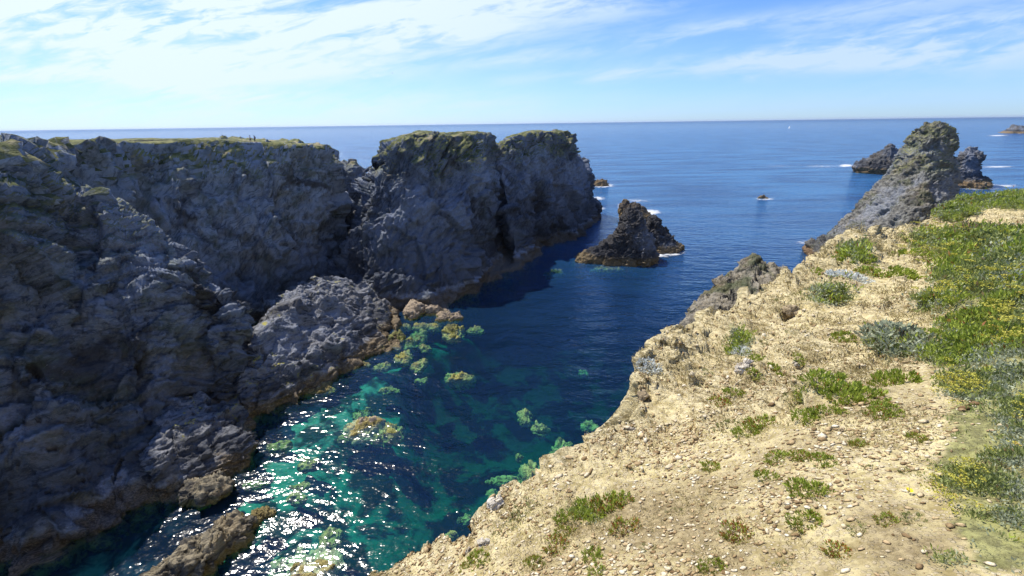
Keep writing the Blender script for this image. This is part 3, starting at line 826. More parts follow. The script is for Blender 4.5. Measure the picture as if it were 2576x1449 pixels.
DC = [((2576, 482), 33), ((2330, 562), 22), ((2150, 592), 16.5), ((2040, 652), 14), ((1900, 742), 11), ((1740, 828), 8.4), ((1660, 862), 7.0), ((1602, 935), 5.6), ((1620, 1060), 4.4),
      ((1420, 1142), 3.7), ((1215, 1292), 3.0), ((935, 1452), 2.5), ((2576, 1449), 1.25), ((2000, 1449), 1.5), ((1600, 1449), 1.75), ((2576, 1000), 3.0), ((2000, 1000), 3.9),
      ((2576, 720), 7.5), ((2200, 760), 8.3), ((2576, 570), 17), ((1800, 1200), 2.7), ((2300, 1200), 2.1), ((2900, 460), 42), ((3000, 1000), 2.7), ((2900, 1600), 1.0), ((1500, 1700), 1.1), ((900, 1700), 1.2)]
fY = tps_fit([a for a, _ in DC], [math.log(b) for _, b in DC])
EDGE = [(760, 1600), (850, 1520), (935, 1449), (1010, 1395), (1100, 1362), (1160, 1340), (1207, 1312), (1222, 1282), (1262, 1262), (1310, 1218), (1325, 1196), (1400, 1165), (1424, 1142), (1500, 1120), (1560, 1100), (1600, 1078), (1622, 1055),
        (1612, 1020), (1606, 985), (1603, 935), (1625, 905), (1650, 885), (1662, 858), (1700, 835), (1742, 825), (1800, 790), (1850, 762), (1900, 738), (1960, 705), (2010, 675), (2042, 652), (2090, 615), (2150, 592), (2180, 585), (2260, 572), (2330, 560),
        (2362, 535), (2400, 518), (2480, 502), (2540, 490), (2576, 482), (2700, 462), (2900, 430)]
INNER = [(1000, 2100), (1150, 2050), (1300, 2000), (1800, 2000), (2300, 2000), (2900, 1900), (3100, 1700), (3200, 1400), (3200, 1100), (3200, 900), (3200, 750), (3200, 640), (3200, 560)]
nu = 1000
E_ = catmull(np.array([(*e, 0) for e in EDGE], float), nu)[:, :2]
I_ = catmull(np.array([(*e, 0) for e in INNER], float), nu)[:, :2]
nv1 = 560
vv_ = np.linspace(0, 1, nv1) ** 1.15
PX = E_[:, None] * (1 - vv_)[None, :, None] + I_[:, None] * vv_[None, :, None]
flat = PX.reshape(-1, 2)
Yd = np.exp(np.concatenate([fY(flat[i:i + 60000]) for i in range(0, len(flat), 60000)]))
# straight rays (vectorised)
hx = np.interp(flat[:, 0], _hx, _hy); hl = H0 - (flat[:, 0] - 1288) * math.tan(ROLL)
kk = np.clip(1 - np.clip(flat[:, 1] - 300, 0, None) / 500, 0, 1)
pyf = flat[:, 1] + (hl - hx) * kk
D = cam_r[None] * (flat[:, :1] - 1288) + cam_u[None] * (724.5 - pyf)[:, None] + cam_f[None] * F
Gs = (EYE + D * (Yd / D[:, 1])[:, None]).reshape(nu, nv1, 3)
# the land goes on inland and along the shore beyond what is framed
ext = []
dirv_ = np.array([0.85, -0.53, 0.0])
for dist_ in (0.25, 0.7, 1.6, 3.5, 7, 14, 28, 60, 130, 260):
    q = Gs[:, -1] + dirv_ * dist_
    q[:, 2] = Gs[:, -1, 2] + (47.5 - Gs[:, -1, 2]) * (1 - math.exp(-dist_ / 22))
    ext.append(q)
Gs = np.concatenate([Gs, np.stack(ext, 1)], 1)
h0 = Gs[0, 0] - Gs[12, 0]; h0[2] = 0; h0 /= np.linalg.norm(h0)
h1 = Gs[-1, 0] - Gs[-12, 0]; h1[2] = 0; h1 /= np.linalg.norm(h1)
st_ = [0.15, 0.4, 0.9, 1.8, 3.5, 7, 14, 30, 60, 120]
pre = [Gs[0] + h0 * v for v in st_[::-1]]; post = [Gs[-1] + h1 * v for v in st_]
Gs = np.concatenate([np.array(pre), Gs, np.array(post)], 0)
nu = len(Gs); nv1 = Gs.shape[1]
# roll the edge over and down to the sea
tan = np.gradient(Gs[:, 0], axis=0); k_ = 25
tan = np.stack([np.convolve(tan[:, i], np.ones(k_) / k_, 'same') for i in range(3)], 1)
outw = np.stack([-tan[:, 1], tan[:, 0], 0 * tan[:, 0]], 1); outw /= np.linalg.norm(outw, axis=1, keepdims=True) + 1e-9
over = []
fr_ = np.linspace(0.03, 1, 60) ** 2.0
Dh = np.linalg.norm(Gs[:, 0] - EYE, axis=1)
for q in fr_[::-1]:
    drop = 47 * q
    ou = 0.04 * (1 - math.exp(-q * 60)) + 11 * q
    p_ = Gs[:, 0] + outw * ou; p_[:, 2] = Gs[:, 0][:, 2] - drop
    over.append(p_)
Go = np.stack(over, 1)
Gall = np.concatenate([Go, Gs], 1)
n = grid_normals(Gall, False)
if n[nu // 2, 300, 2] < 0: n = -n; FL = True
else: FL = False
Pt = Gall.reshape(-1, 3); nn_ = n.reshape(-1, 3)
pxx, pyy = project(Pt)
dist = np.linalg.norm(Pt - EYE, axis=1)
# crag relief fades in towards the edge and where schist breaks through the gravel
edge_k = np.tile(np.concatenate([np.ones(60), np.exp(-np.arange(nv1) / 55.0)]), nu)
outcrop = np.clip(fbm(Pt, 2.4, 4, 500) * 3.2 + 0.05, 0, 1)
far_up = np.clip((dist - 5) / 8, 0, 1)
cen = np.exp(-(((pxx - 1960) / 330) ** 2 + ((pyy - 880) / 190) ** 2)) + np.exp(-(((pxx - 2200) / 260) ** 2 + ((pyy - 660) / 110) ** 2))
rk = np.clip(edge_k * 0.9 + outcrop * (0.12 + cen * 0.9 + far_up * 0.3), 0, 1)
BED2 = rot3(0.35, -0.5, 0.55)
sc_ = 0.11
d = 0.52 * rock_disp(Pt, sc_, 510, big=0.6, ribs=0.3, bed=BED2) * rk * (0.5 + 0.9 * np.clip(dist / 9, 0, 1.8))
d += fbm(Pt, 1.6, 3, 520) * 0.10 * np.clip(dist / 5, 0.4, 3)
d += fbm(Pt, 0.22, 4, 530, 0.55) * 0.030 * (1 - 0.5 * rk)
d += fbm(Pt, 0.05, 2, 540) * 0.007
Gd = (Pt + nn_ * d[:, None]).reshape(Gall.shape)

m, t, out = new_mat('slope_gravel_and_schist')
geo = t.new('ShaderNodeNewGeometry'); pos = geo.outputs['Position']
nz = t.sep(geo.outputs['True Normal'])[2]
at = t.new('ShaderNodeAttribute', attribute_name='rockiness').outputs['Fac']
gr = t.new('ShaderNodeAttribute', attribute_name='greenness').outputs['Fac']
so_ = t.new('ShaderNodeAttribute', attribute_name='earthiness').outputs['Fac']
e = t.new('ShaderNodeVectorRotate', rotation_type='EULER_XYZ'); t.put(e.inputs['Vector'], pos); e.inputs['Rotation'].default_value = (0.35, -0.5, 0.55)
ad = t.new('ShaderNodeVectorMath', operation='MULTIPLY_ADD'); t.put(ad.inputs[0], t.noise(pos, 0.9, 4, color=True)); ad.inputs[1].default_value = (.7,) * 3; t.put(ad.inputs[2], e.outputs[0])
bedv = t.mapping(ad.outputs[0], (3, 2, 15))
nb = t.noise(bedv, 1.0, 9, 0.68); nf = t.noise(pos, 18, 6, 0.7)
rockc = t.mix(t.ramp(nb, 0.36, 0.58), (.29, .225, .10), (.72, .61, .34))
rockc = t.mix(t.mul(t.ramp(nf, .52, .68), .6), rockc, (.80, .72, .54))
soil = t.mix(t.ramp(t.noise(pos, 6, 8, 0.7), 0.38, 0.6), (.33, .265, .11), (.68, .58, .30))
# pebbles in two sizes
pc1 = t.voro(pos, 16, out=1); pd1 = t.voro(pos, 16, out=0)
pc2 = t.voro(pos, 42, out=1); pd2 = t.voro(pos, 42, out=0)
h1 = t.sep(pc1)[0]; h2 = t.sep(pc2)[1]
peb1 = t.mul(t.ramp(pd1, 0.34, 0.46, 1, 0), t.ramp(h1, 0.45, 0.5))
peb2 = t.mul(t.ramp(pd2, 0.38, 0.52, 1, 0), t.ramp(h2, 0.25, 0.3))
pcol = t.mix(t.sep(pc1)[1], (.42, .34, .20), (.70, .60, .42))
pcol2 = t.mix(t.sep(pc2)[2], (.50, .38, .23), (.82, .72, .56))
grav = t.mix(peb2, soil, pcol2); grav = t.mix(peb1, grav, pcol)
earth = t.mix(t.ramp(nf, 0.4, 0.6), (.20, .15, .075), (.38, .30, .16))
big_ = t.noise(pos, 1.3, 5, 0.6)
grav = t.mix(0.5, grav, soil)
c = t.mix(t.m('MINIMUM', t.mul(so_, t.ramp(big_, 0.35, 0.6, 0.4, 1.2)), 0.85), grav, earth)
c = t.mix(t.ramp(t.add(at, t.mul(t.sub(t.noise(pos, 3, 5), .5), .9)), 0.35, 0.65), c, rockc)
gc = t.mix(t.ramp(t.noise(pos, 9, 6, 0.7), 0.4, 0.6), (.12, .125, .045), (.33, .33, .12))
c = t.mix(t.mul(t.ramp(t.add(gr, t.mul(t.sub(t.noise(pos, 4, 6, .65), .5), 1.0)), 0.40, 0.66), 0.85), c, gc)
p = t.new('ShaderNodeBsdfPrincipled'); t.put(p.inputs['Base Color'], c); p.inputs['Roughness'].default_value = 0.9; p.inputs['Specular IOR Level'].default_value = 0.1
hb = t.add(t.add(t.mul(t.sub(1.0, pd1), t.mul(peb1, 0.008)), t.mul(t.mul(t.sub(1.0, pd2), peb2), 0.012)), t.add(t.mul(t.noise(pos, 26, 7, .7), 0.025), t.mul(t.mul(nb, at), 0.14)))
t.put(p.inputs['Normal'], t.bump(hb, 1.0, 0.9))
t.l.new(p.outputs[0], out.inputs[0])

slope_me = grid_mesh('hillside', Gd, False, m, flip=FL)
# where the green and the bare earth lie (spots given where they are seen, carried by the ground itself)
def spots(px, py, L):
    v = np.zeros(len(px))
    for (cx, cy, rx, ry, s) in L:
        v = np.maximum(v, s * np.exp(-(((px - cx) / rx) ** 2 + ((py - cy) / ry) ** 2) ** 1.5))
    return v
GREEN = [(2560, 860, 210, 150, 1), (2600, 700, 260, 110, 1), (2470, 620, 150, 40, .9), (2560, 510, 200, 22, 1), (2400, 540, 60, 22, .9), (2560, 1050, 190, 160, 1), (2480, 1180, 150, 110, 1), (2560, 1330, 170, 130, 1),
         (2330, 610, 60, 35, .6), (2150, 640, 60, 40, .5), (2250, 868, 75, 36, .8), (2100, 745, 110, 30, .55), (2050, 1000, 90, 40, .5), (1480, 1290, 110, 45, .5), (1860, 870, 50, 50, .55), (2360, 900, 60, 50, .6), (2440, 960, 100, 60, .8), (2350, 770, 90, 40, .5), (2400, 1400, 90, 60, .5)]
EARTH = [(1650, 1330, 260, 110, 1), (1900, 1390, 300, 90, .9), (1850, 1240, 250, 70, .7), (2250, 1350, 200, 120, .8), (2000, 1130, 220, 50, .5), (2150, 1020, 160, 50, .5), (1400, 1410, 160, 60, .6), (2250, 1000, 120, 60, .5)]
GR_ = spots(pxx, pyy, GREEN)
outside = ((Pt - EYE) @ cam_f < .4) | (pxx > 2800) | (pyy > 1750)
GR_ = np.where(outside & (nn_[:, 2] > .6), np.clip(.25 + .6 * np.clip(fbm(Pt, 3, 3, 910) * 3 + .4, 0, 1), 0, 1), GR_)
for nm, arr in (('rockiness', np.clip(rk * 1.1 + (nn_[:, 2] < 0.55) * 0.6, 0, 1)), ('greenness', GR_), ('earthiness', spots(pxx, pyy, EARTH))):
    a_ = slope_me.attributes.new(nm, 'FLOAT', 'POINT'); a_.data.foreach_set('value', arr.astype(np.float32))
link('hillside', slope_me, kind='structure', label='sunlit gravel and schist slope falling to the cove')

# sampling the slope
idx = np.arange(nu * (nv1 + 60)).reshape(nu, nv1 + 60)
Vd = Gd.reshape(-1, 3)
sub = Gd[:, 60:][::1, ::1]
bv = Gd[::2, 56::2]; bi = np.arange(bv.shape[0] * bv.shape[1]).reshape(bv.shape[:2])
bq = np.stack([bi[:-1, :-1], bi[1:, :-1], bi[1:, 1:], bi[:-1, 1:]], -1).reshape(-1, 4)
BVH = BVHTree.FromPolygons([tuple(v) for v in bv.reshape(-1, 3).tolist()], bq.tolist())
def ground(px, py):
    d_ = Vector(ray(px, py)).normalized()
    loc, nor, i_, ds = BVH.ray_cast(Vector(EYE), d_)
    if loc is None: return None, None
    if nor.z < 0: nor = -nor
    return loc, nor

cellA = np.linalg.norm(np.cross(sub[1:, :-1] - sub[:-1, :-1], sub[:-1, 1:] - sub[:-1, :-1]), axis=-1)
cp = (sub[:-1, :-1] + sub[1:, 1:]) / 2
cn = grid_normals(sub, False)[:-1, :-1]
if cn[500, 200, 2] < 0: cn = -cn
cpf = cp.reshape(-1, 3); cnf = cn.reshape(-1, 3)
cpx, cpy = project(cpf); cd_ = np.linalg.norm(cpf - EYE, axis=1)
inview = (cpx > -100) & (cpx < 2750) & (cpy < 1600) & (cpy > 380)
def sample(nn, weight):
    w = cellA.reshape(-1) * weight * inview
    i = RNG.choice(len(w), nn, p=w / w.sum())
    return i

def stones(nn, weight, smin, smax, name, mats, seed, flatn=0.55):
    i = sample(nn, weight)
    base = np.array([[1, 0, 0], [.55, .8, .1], [-.5, .85, 0], [-1, .05, .1], [-.45, -.8, 0], [.6, -.75, .1], [.45, .1, .62], [-.3, .35, .7], [-.25, -.4, .6], [0, 0, -.5]])
    fcs = [[6, 0, 1], [6, 1, 7], [7, 1, 2], [7, 2, 3], [7, 3, 8], [8, 3, 4], [8, 4, 5], [8, 5, 6], [6, 5, 0], [6, 7, 8], [9, 1, 0], [9, 2, 1], [9, 3, 2], [9, 4, 3], [9, 5, 4], [9, 0, 5]]
    fcs = np.array(fcs)
    r = smin + (smax - smin) * RNG.random(nn) ** 3.0
    ang = RNG.random(nn) * 6.28
    ca, sa = np.cos(ang), np.sin(ang)
    b = base[None] * (1 + (RNG.random((nn, 10, 3)) - .5) * .35)
    b = b * np.stack([1 + 0 * r, .5 + .4 * RNG.random(nn), flatn * (.6 + .6 * RNG.random(nn))], 1)[:, None, :]
    x_ = b[..., 0] * ca[:, None] - b[..., 1] * sa[:, None]; y_ = b[..., 0] * sa[:, None] + b[..., 1] * ca[:, None]; z_ = b[..., 2]
    nrm_ = cnf[i]; tx = np.cross(nrm_, np.array([0, 1, 0.0])); tx /= np.linalg.norm(tx, axis=1, keepdims=True); ty = np.cross(nrm_, tx)
    V = cpf[i][:, None] + r[:, None, None] * (x_[..., None] * tx[:, None] + y_[..., None] * ty[:, None] + (z_[..., None] + 0.12) * nrm_[:, None])
    q = (fcs[None] + (np.arange(nn) * 10)[:, None, None]).reshape(-1, 3)
    me = fast_mesh(name, V.reshape(-1, 3), q, mats, False)
    a_ = me.attributes.new('tone', 'FLOAT', 'POINT'); a_.data.foreach_set('value', np.repeat(RNG.random(nn), 10).astype(np.float32))
    return me

m, t, out = new_mat('gravel_stone')
tn = t.new('ShaderNodeAttribute', attribute_name='tone').outputs['Fac']
cr = t.new('ShaderNodeValToRGB'); t.put(cr.inputs[0], tn)
els = cr.color_ramp.elements
els[0].position = 0; els[0].color = (.20, .13, .07, 1); els[1].position = 1; els[1].color = (.80, .74, .64, 1)
for ps, cl in ((.25, (.40, .29, .17)), (.5, (.56, .44, .28)), (.62, (.56, .42, .26)), (.7, (.66, .57, .42)), (.85, (.74, .66, .53))):
    el = els.new(ps); el.color = (*cl, 1)
pos = t.new('ShaderNodeNewGeometry').outputs['Position']
c = t.mix(t.ramp(t.noise(pos, 40, 4, .7), .4, .65), t.mix(1.0, cr.outputs[0], (.7, .66, .56, 1), 'MULTIPLY'), t.mix(1.0, cr.outputs[0], (1, .98, .82, 1), 'MULTIPLY'))
p = t.new('ShaderNodeBsdfPrincipled'); t.put(p.inputs['Base Color'], c); p.inputs['Roughness'].default_value = 0.85; p.inputs['Specular IOR Level'].default_value = .15
t.put(p.inputs['Normal'], t.bump(t.noise(pos, 60, 4), .6, .01)); t.l.new(p.outputs[0], out.inputs[0])
M_GRAV = m
gK = spots(cpx, cpy, GREEN)
clump = np.clip(fbm(cpf, 1.1, 3, 600) * 2.5 + .7, 0.1, 1.6)
bare = np.clip(1 - gK * 1.1, 0.05, 1) * clump
me = stones(52000, bare / (cd_ ** 1.35), 0.004, 0.026, 'gravel', M_GRAV, 1)
link('gravel', me, kind='stuff', label='pale pebbles and chips strewn over the sunlit slope', category='gravel')
me = stones(7000, bare * (cd_ > 4.5) / (cd_ ** .6), 0.010, 0.055, 'scree', M_GRAV, 2)
link('scree', me, kind='stuff', label='coarser stones lying on the farther slope', category='scree')


# ------------------------------------------------------------------ plants
def leaf_mat(name, a, b, dry=None, transl=0.3):
    m, t, out = new_mat(name)
    tn = t.new('ShaderNodeAttribute', attribute_name='tone').outputs['Fac']
    c = t.mix(t.ramp(tn, 0.0, 0.9, smooth=False), a, b)
    if dry: c = t.mix(t.ramp(tn, 0.88, 0.9), c, dry)
    p = t.new('ShaderNodeBsdfPrincipled'); t.put(p.inputs['Base Color'], c); p.inputs['Roughness'].default_value = 0.6; p.inputs['Specular IOR Level'].default_value = .3
    tr = t.new('ShaderNodeBsdfTranslucent'); t.put(tr.inputs[0], c)
    mx = t.new('ShaderNodeMixShader'); mx.inputs[0].default_value = transl
    t.l.new(p.outputs[0], mx.inputs[1]); t.l.new(tr.outputs[0], mx.inputs[2]); t.l.new(mx.outputs[0], out.inputs[0])
    return m
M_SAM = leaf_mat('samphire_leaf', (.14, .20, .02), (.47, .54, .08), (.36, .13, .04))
M_GRN = leaf_mat('herb_leaf', (.12, .15, .04), (.36, .40, .12), (.24, .17, .07))
M_SIL = leaf_mat('silver_leaf', (.22, .25, .14), (.50, .53, .36), (.22, .19, .11))
M_WHT = leaf_mat('felted_leaf', (.52, .55, .48), (.80, .82, .76), (.20, .17, .13))
M_UMB = leaf_mat('umbel', (.36, .36, .05), (.58, .52, .08), (.50, .34, .07), .25)
M_BRN = leaf_mat('dry_stem', (.10, .06, .035), (.24, .15, .07), None, .1)
M_GRS = leaf_mat('dry_grass', (.24, .19, .08), (.50, .42, .20), (.14, .15, .045), .3)

def blades(org, up, length, width, tone, lean, curl=0.0):
    """org (n,3) up (n,3): tapered, slightly folded leaf per entry -> verts, faces, tones"""
    n_ = len(org)
    rnd = RNG.normal(size=(n_, 3)); rnd -= (rnd * up).sum(1, keepdims=True) * up; rnd /= np.linalg.norm(rnd, axis=1, keepdims=True) + 1e-9
    dirv = up * np.cos(lean)[:, None] + rnd * np.sin(lean)[:, None]
    side = np.cross(dirv, RNG.normal(size=(n_, 3))); side /= np.linalg.norm(side, axis=1, keepdims=True) + 1e-9
    fold = np.cross(dirv, side)
    L = length[:, None]; w = width[:, None]
    p0 = org; p1 = org + dirv * L * .5 + side * w; p2 = org + dirv * L * .5 - side * w + fold * w * .3
    p3 = org + dirv * L + rnd * L * curl
    V = np.stack([p0, p1, p3, p2], 1).reshape(-1, 3)
    q = np.arange(n_ * 4).reshape(-1, 4)
    return V, q, np.repeat(tone, 4)

def leaf_mesh(name, V, q, tone, mat):
    me = fast_mesh(name, V, q, mat, False)
    a_ = me.attributes.new('tone', 'FLOAT', 'POINT'); a_.data.foreach_set('value', tone.astype(np.float32))
    return me

def carpet(name, nn, weight, lmin, lmax, wr, mat, lean=0.9, clump_n=14, spread=0.06, rise=0.5):
    nc = nn // clump_n
    i = sample(nc, weight)
    k_ = np.repeat(np.arange(nc), clump_n)
    up = cnf[i][k_] * .5 + np.array([0, 0, .5]); up /= np.linalg.norm(up, axis=1, keepdims=True)
    dd = np.clip(cd_[i] / 4, 0.7, 5)[k_]
    off = RNG.normal(size=(len(k_), 3)) * spread * dd[:, None] * .6; off -= (off * cnf[i][k_]).sum(1, keepdims=True) * cnf[i][k_]
    mound = np.clip(.55 + fbm(cpf[i], .35, 3, 900) * 2.6, .1, 1.8)[k_]
    hgt_ = RNG.random(len(k_)) ** .6 * rise * lmax * dd * mound * 1.6
    L = (lmin + (lmax - lmin) * RNG.random(len(k_))) * dd
    org = cpf[i][k_] + off + up * hgt_[:, None]
    tone = np.clip(np.repeat(RNG.random(nc), clump_n) * .55 + RNG.random(len(k_)) * .45, 0, .999)
    V, q, tn_ = blades(org, up, L, L * wr, tone, lean * RNG.random(len(k_)) * 1.2)
    return leaf_mesh(name, V, q, tn_, mat)

gN = np.clip(fbm(cpf, 0.55, 4, 620, .65) * 4.2 + .45, 0, 1)
gS = np.clip(fbm(cpf + 50, 1.3, 3, 640) * 3 + .35, 0, 1)
silver = np.maximum(gS * .5, spots(cpx, cpy, [(2520, 920, 130, 60, 1), (2576, 1180, 60, 180, 1), (2250, 866, 60, 28, 1), (2150, 655, 30, 22, .3), (2350, 890, 40, 30, .8), (2560, 700, 90, 60, .6), (2440, 1420, 100, 60, .8), (2500, 980, 90, 40, .8), (2050, 740, 60, 20, .6)]))
cover = np.clip((gK - .36) * 1.9, 0, 1) * np.clip(gN * 1.5 - .1, 0.02, 1)
cdw = 1 / cd_ ** 1.5
link('ground_cover', carpet('ground_cover', 105000, cover * (1 - .6 * silver) * cdw, .014, .036, .17, M_GRN, rise=.9, spread=.045), kind='stuff', label='mid green low herbs carpeting the right of the slope', category='ground cover')
link('samphire_cover', carpet('samphire_cover', 85000, cover * (1 - silver) * cdw * (gS > .3), .016, .042, .15, M_SAM, lean=.8, rise=.9, spread=.04), kind='stuff', label='bright yellow-green samphire mats on the right slope', category='ground cover')
link('silver_cover', carpet('silver_cover', 120000, cover * silver * cdw, .010, .028, .24, M_SIL, lean=1.3), kind='stuff', label='grey-green silvery herb mats on the right slope', category='ground cover')
sparse = np.clip(1 - cover * 3, 0, 1) * np.clip(fbm(cpf, .8, 4, 660) * 3 - .1 + .5 * spots(cpx, cpy, EARTH), 0, 1)
link('dry_grass', carpet('dry_grass', 40000, sparse * cdw, .01, .035, .10, M_GRS, lean=1.2, clump_n=10, spread=.05, rise=.1), kind='stuff', label='thin dry grass and stalks between the pebbles', category='grass')

# yellow umbels above the samphire
def umbels(nn, weight):
    i = sample(nn, weight)
    Vs, Qs, Ts = [], [], []; n0 = 0
    for j in i:
        c0 = cpf[j]; dk = np.clip(cd_[j] / 4, .7, 4); h = (.05 + .05 * RNG.random()) * dk
        R_ = (.018 + .024 * RNG.random()) * dk
        k = 26
        a_ = RNG.random(k) * 6.28; rr = np.sqrt(RNG.random(k)) * R_
        org = c0 + np.stack([np.cos(a_) * rr, np.sin(a_) * rr, h - rr * rr / R_ * .3 + 0 * a_], 1)
        tone = np.clip(RNG.random() * .7 + RNG.random(k) * .35, 0, .999)
        V, q, t_ = blades(org, np.tile([0, 0, 1.0], (k, 1)), np.full(k, .011 * dk), np.full(k, .0045 * dk), tone, 0.9 + .5 * RNG.random(k))
        Vs.append(V); Qs.append(q + n0); Ts.append(t_); n0 += len(V)
    return leaf_mesh('umbel_flowers', np.concatenate(Vs), np.concatenate(Qs), np.concatenate(Ts), M_UMB)
uw = spots(cpx, cpy, [(2440, 1140, 90, 50, 1), (2500, 1120, 80, 20, 1), (2390, 1250, 60, 80, .8), (2420, 1350, 60, 50, .6), (2400, 980, 60, 40, .5), (2500, 760, 120, 80, .35), (2520, 840, 100, 40, .4), (2400, 1160, 80, 60, .8), (2560, 1060, 60, 40, .3), (2400, 620, 120, 40, .2)])
link('umbel_flowers', umbels(480, uw * cdw * (gN > .3)), kind='stuff', label='flat yellow umbel flowers over the samphire at lower right', category='flowers')


def tuft_mesh(n_, R_, h, mat, seed, lean=.55, wr=.13, name='tuft', dry=.1):
    """a dome of fleshy leaves grown from many short stems"""
    ns = max(6, n_ // 16)
    a_ = RNG.random(ns) * 6.28; rr = np.sqrt(RNG.random(ns)) * R_
    bx = np.stack([np.cos(a_) * rr, np.sin(a_) * rr * .75, 0 * rr], 1)
    k = RNG.integers(0, ns, n_)
    hh = RNG.random(n_) ** .7 * h * (1 - (rr[k] / R_) ** 2 * .65)
    out_ = bx[k] / R_
    org = bx[k] + RNG.normal(size=(n_, 3)) * [R_ * .06, R_ * .06, 0] + np.stack([out_[:, 0] * hh * .5, out_[:, 1] * hh * .5, hh], 1)
    up = np.stack([out_[:, 0] * .7, out_[:, 1] * .7, np.ones(n_)], 1); up /= np.linalg.norm(up, axis=1, keepdims=True)
    L = h * (.25 + .3 * RNG.random(n_))
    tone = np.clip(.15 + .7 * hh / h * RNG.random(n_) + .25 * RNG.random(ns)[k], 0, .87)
    tone = np.where(RNG.random(n_) < dry, .95, tone)
    V, q, tn_ = blades(org, up, L, L * wr, tone, lean * (.3 + RNG.random(n_)))
    return leaf_mesh(name, V, q, tn_, mat)

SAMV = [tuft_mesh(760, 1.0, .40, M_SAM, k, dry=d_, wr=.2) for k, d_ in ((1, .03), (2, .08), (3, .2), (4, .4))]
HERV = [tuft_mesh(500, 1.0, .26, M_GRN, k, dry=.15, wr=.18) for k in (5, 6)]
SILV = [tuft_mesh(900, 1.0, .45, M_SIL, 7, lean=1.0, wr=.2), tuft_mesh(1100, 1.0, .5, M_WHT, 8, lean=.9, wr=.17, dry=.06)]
def stems_mesh():
    n_ = 60; org = RNG.normal(size=(n_, 3)) * [.35, .3, .02]
    V, q, tn_ = blades(org, np.tile([0, 0, 1.0], (n_, 1)), .25 + .3 * RNG.random(n_), np.full(n_, .02), RNG.random(n_) * .8, .5 + .5 * RNG.random(n_))
    return leaf_mesh('stems', V, q, tn_, M_BRN)
STEM = stems_mesh()

def plant(px, py, wpx, me, name, label, cat, group=None, stem=True):
    loc, nor = ground(px, py)
    if loc is None: return
    dist_ = (loc - Vector(EYE)).length
    R_ = wpx / 2 / F * dist_ * 1.0
    o = bpy.data.objects.new(name, None if stem else me); COL.objects.link(o)
    o.location = loc - nor * R_ * .06
    o.rotation_mode = 'QUATERNION'
    upv = (nor * .5 + Vector((0, 0, .5))).normalized()
    o.rotation_quaternion = upv.to_track_quat('Z', 'Y') @ Matrix.Rotation(random.random() * 6.28, 3, 'Z').to_quaternion()
    o.scale = (R_, R_, R_ * random.uniform(.85, 1.2))
    o['label'] = label; o['category'] = cat
    if group: o['group'] = group
    if stem:
        f_ = bpy.data.objects.new('foliage', me); COL.objects.link(f_); f_.parent = o
        s_ = bpy.data.objects.new('stem', STEM); COL.objects.link(s_); s_.parent = o
    return o

plant(1636, 930, 66, SILV[1], 'silver_shrub', 'silvery white-leaved shrub at the very edge of the slope', 'shrub')
plant(2140, 705, 72, SILV[1], 'silver_shrub', 'large silvery white-leaved shrub, highest on the slope', 'shrub')
plant(1866, 888, 46, SILV[1], 'silver_shrub', 'small pale grey shrub with dark stems amid thin grass, mid slope', 'shrub')
plant(1860, 848, 50, SILV[0], 'silver_shrub', 'dull grey-green shrub just above the small pale grey one', 'shrub')
plant(2250, 862, 130, SILV[0], 'silver_shrub', 'wide low grey-green bush on bare gravel right of centre slope', 'shrub')
plant(2350, 893, 70, SILV[0], 'silver_shrub', 'grey-green bush beside the bright samphire patch', 'shrub')
SAMPH = [(1440, 1310, 66, 1), (1480, 1292, 70, 1), (1530, 1275, 72, 2), (1565, 1262, 50, 2), (1570, 1330, 60, 3), (1420, 1340, 40, 2), (1400, 1380, 56, 3), (1345, 1420, 40, 2), (1495, 1405, 50, 0), (1205, 1412, 50, 1), (1175, 1425, 30, 2),
         (1500, 1446, 40, 0), (1790, 1180, 44, 2), (1880, 1090, 50, 1), (1912, 1070, 60, 2), (1936, 1205, 44, 1), (2035, 1238, 66, 0), (2075, 1168, 46, 1), (2015, 1150, 44, 2), (1955, 1158, 50, 1), (2025, 1315, 56, 1), (1855, 1350, 60, 3),
         (2030, 1055, 56, 0), (2085, 1040, 50, 1), (2085, 965, 84, 0), (2150, 1005, 90, 0), (2230, 1035, 50, 1), (2245, 960, 64, 0), (2120, 855, 44, 1), (1955, 940, 44, 1), (1900, 948, 36, 1), (1905, 905, 34, 0), (2280, 700, 60, 0), (2195, 690, 50, 1),
         (2150, 650, 70, 0), (2300, 650, 60, 0), (2110, 1395, 50, 3), (1790, 1430, 44, 1), (2210, 1045, 44, 2), (2160, 1120, 30, 2), (2310, 1105, 30, 2), (1820, 1020, 50, 3), (1845, 990, 36, 1), (2230, 1310, 36, 2), (2350, 845, 54, 0), (2480, 855, 60, 1), (2010, 905, 30, 1), (2060, 690, 34, 1)]
SPL = {(2035, 1238): 'bright samphire tuft with yellowish tips, largest on the lower mid slope', (1495, 1405): 'bright green samphire tuft at the bottom edge of the view',
       (2085, 965): 'wide bright samphire tuft below the wide grey-green bush', (2245, 960): 'bright samphire tuft at the right of the upper gravel patch',
       (1205, 1412): 'samphire tuft nearest the lower cliff edge', (1440, 1310): 'left end clump of the long samphire row at lower centre', (1565, 1262): 'reddish clump at the upper right end of the long samphire row',
       (1880, 1090): 'lone green and orange samphire tuft on pebbles, mid slope', (2025, 1315): 'dark green samphire tuft below the largest one on the lower slope'}
for (px, py, w_, v_) in SAMPH:
    plant(px, py, w_ * 1.2, SAMV[v_], 'samphire_tuft', SPL.get((px, py), 'samphire tuft with fleshy green leaves on the gravel slope'), 'tuft', 'samphire tufts dotted over the gravel slope', stem=False)
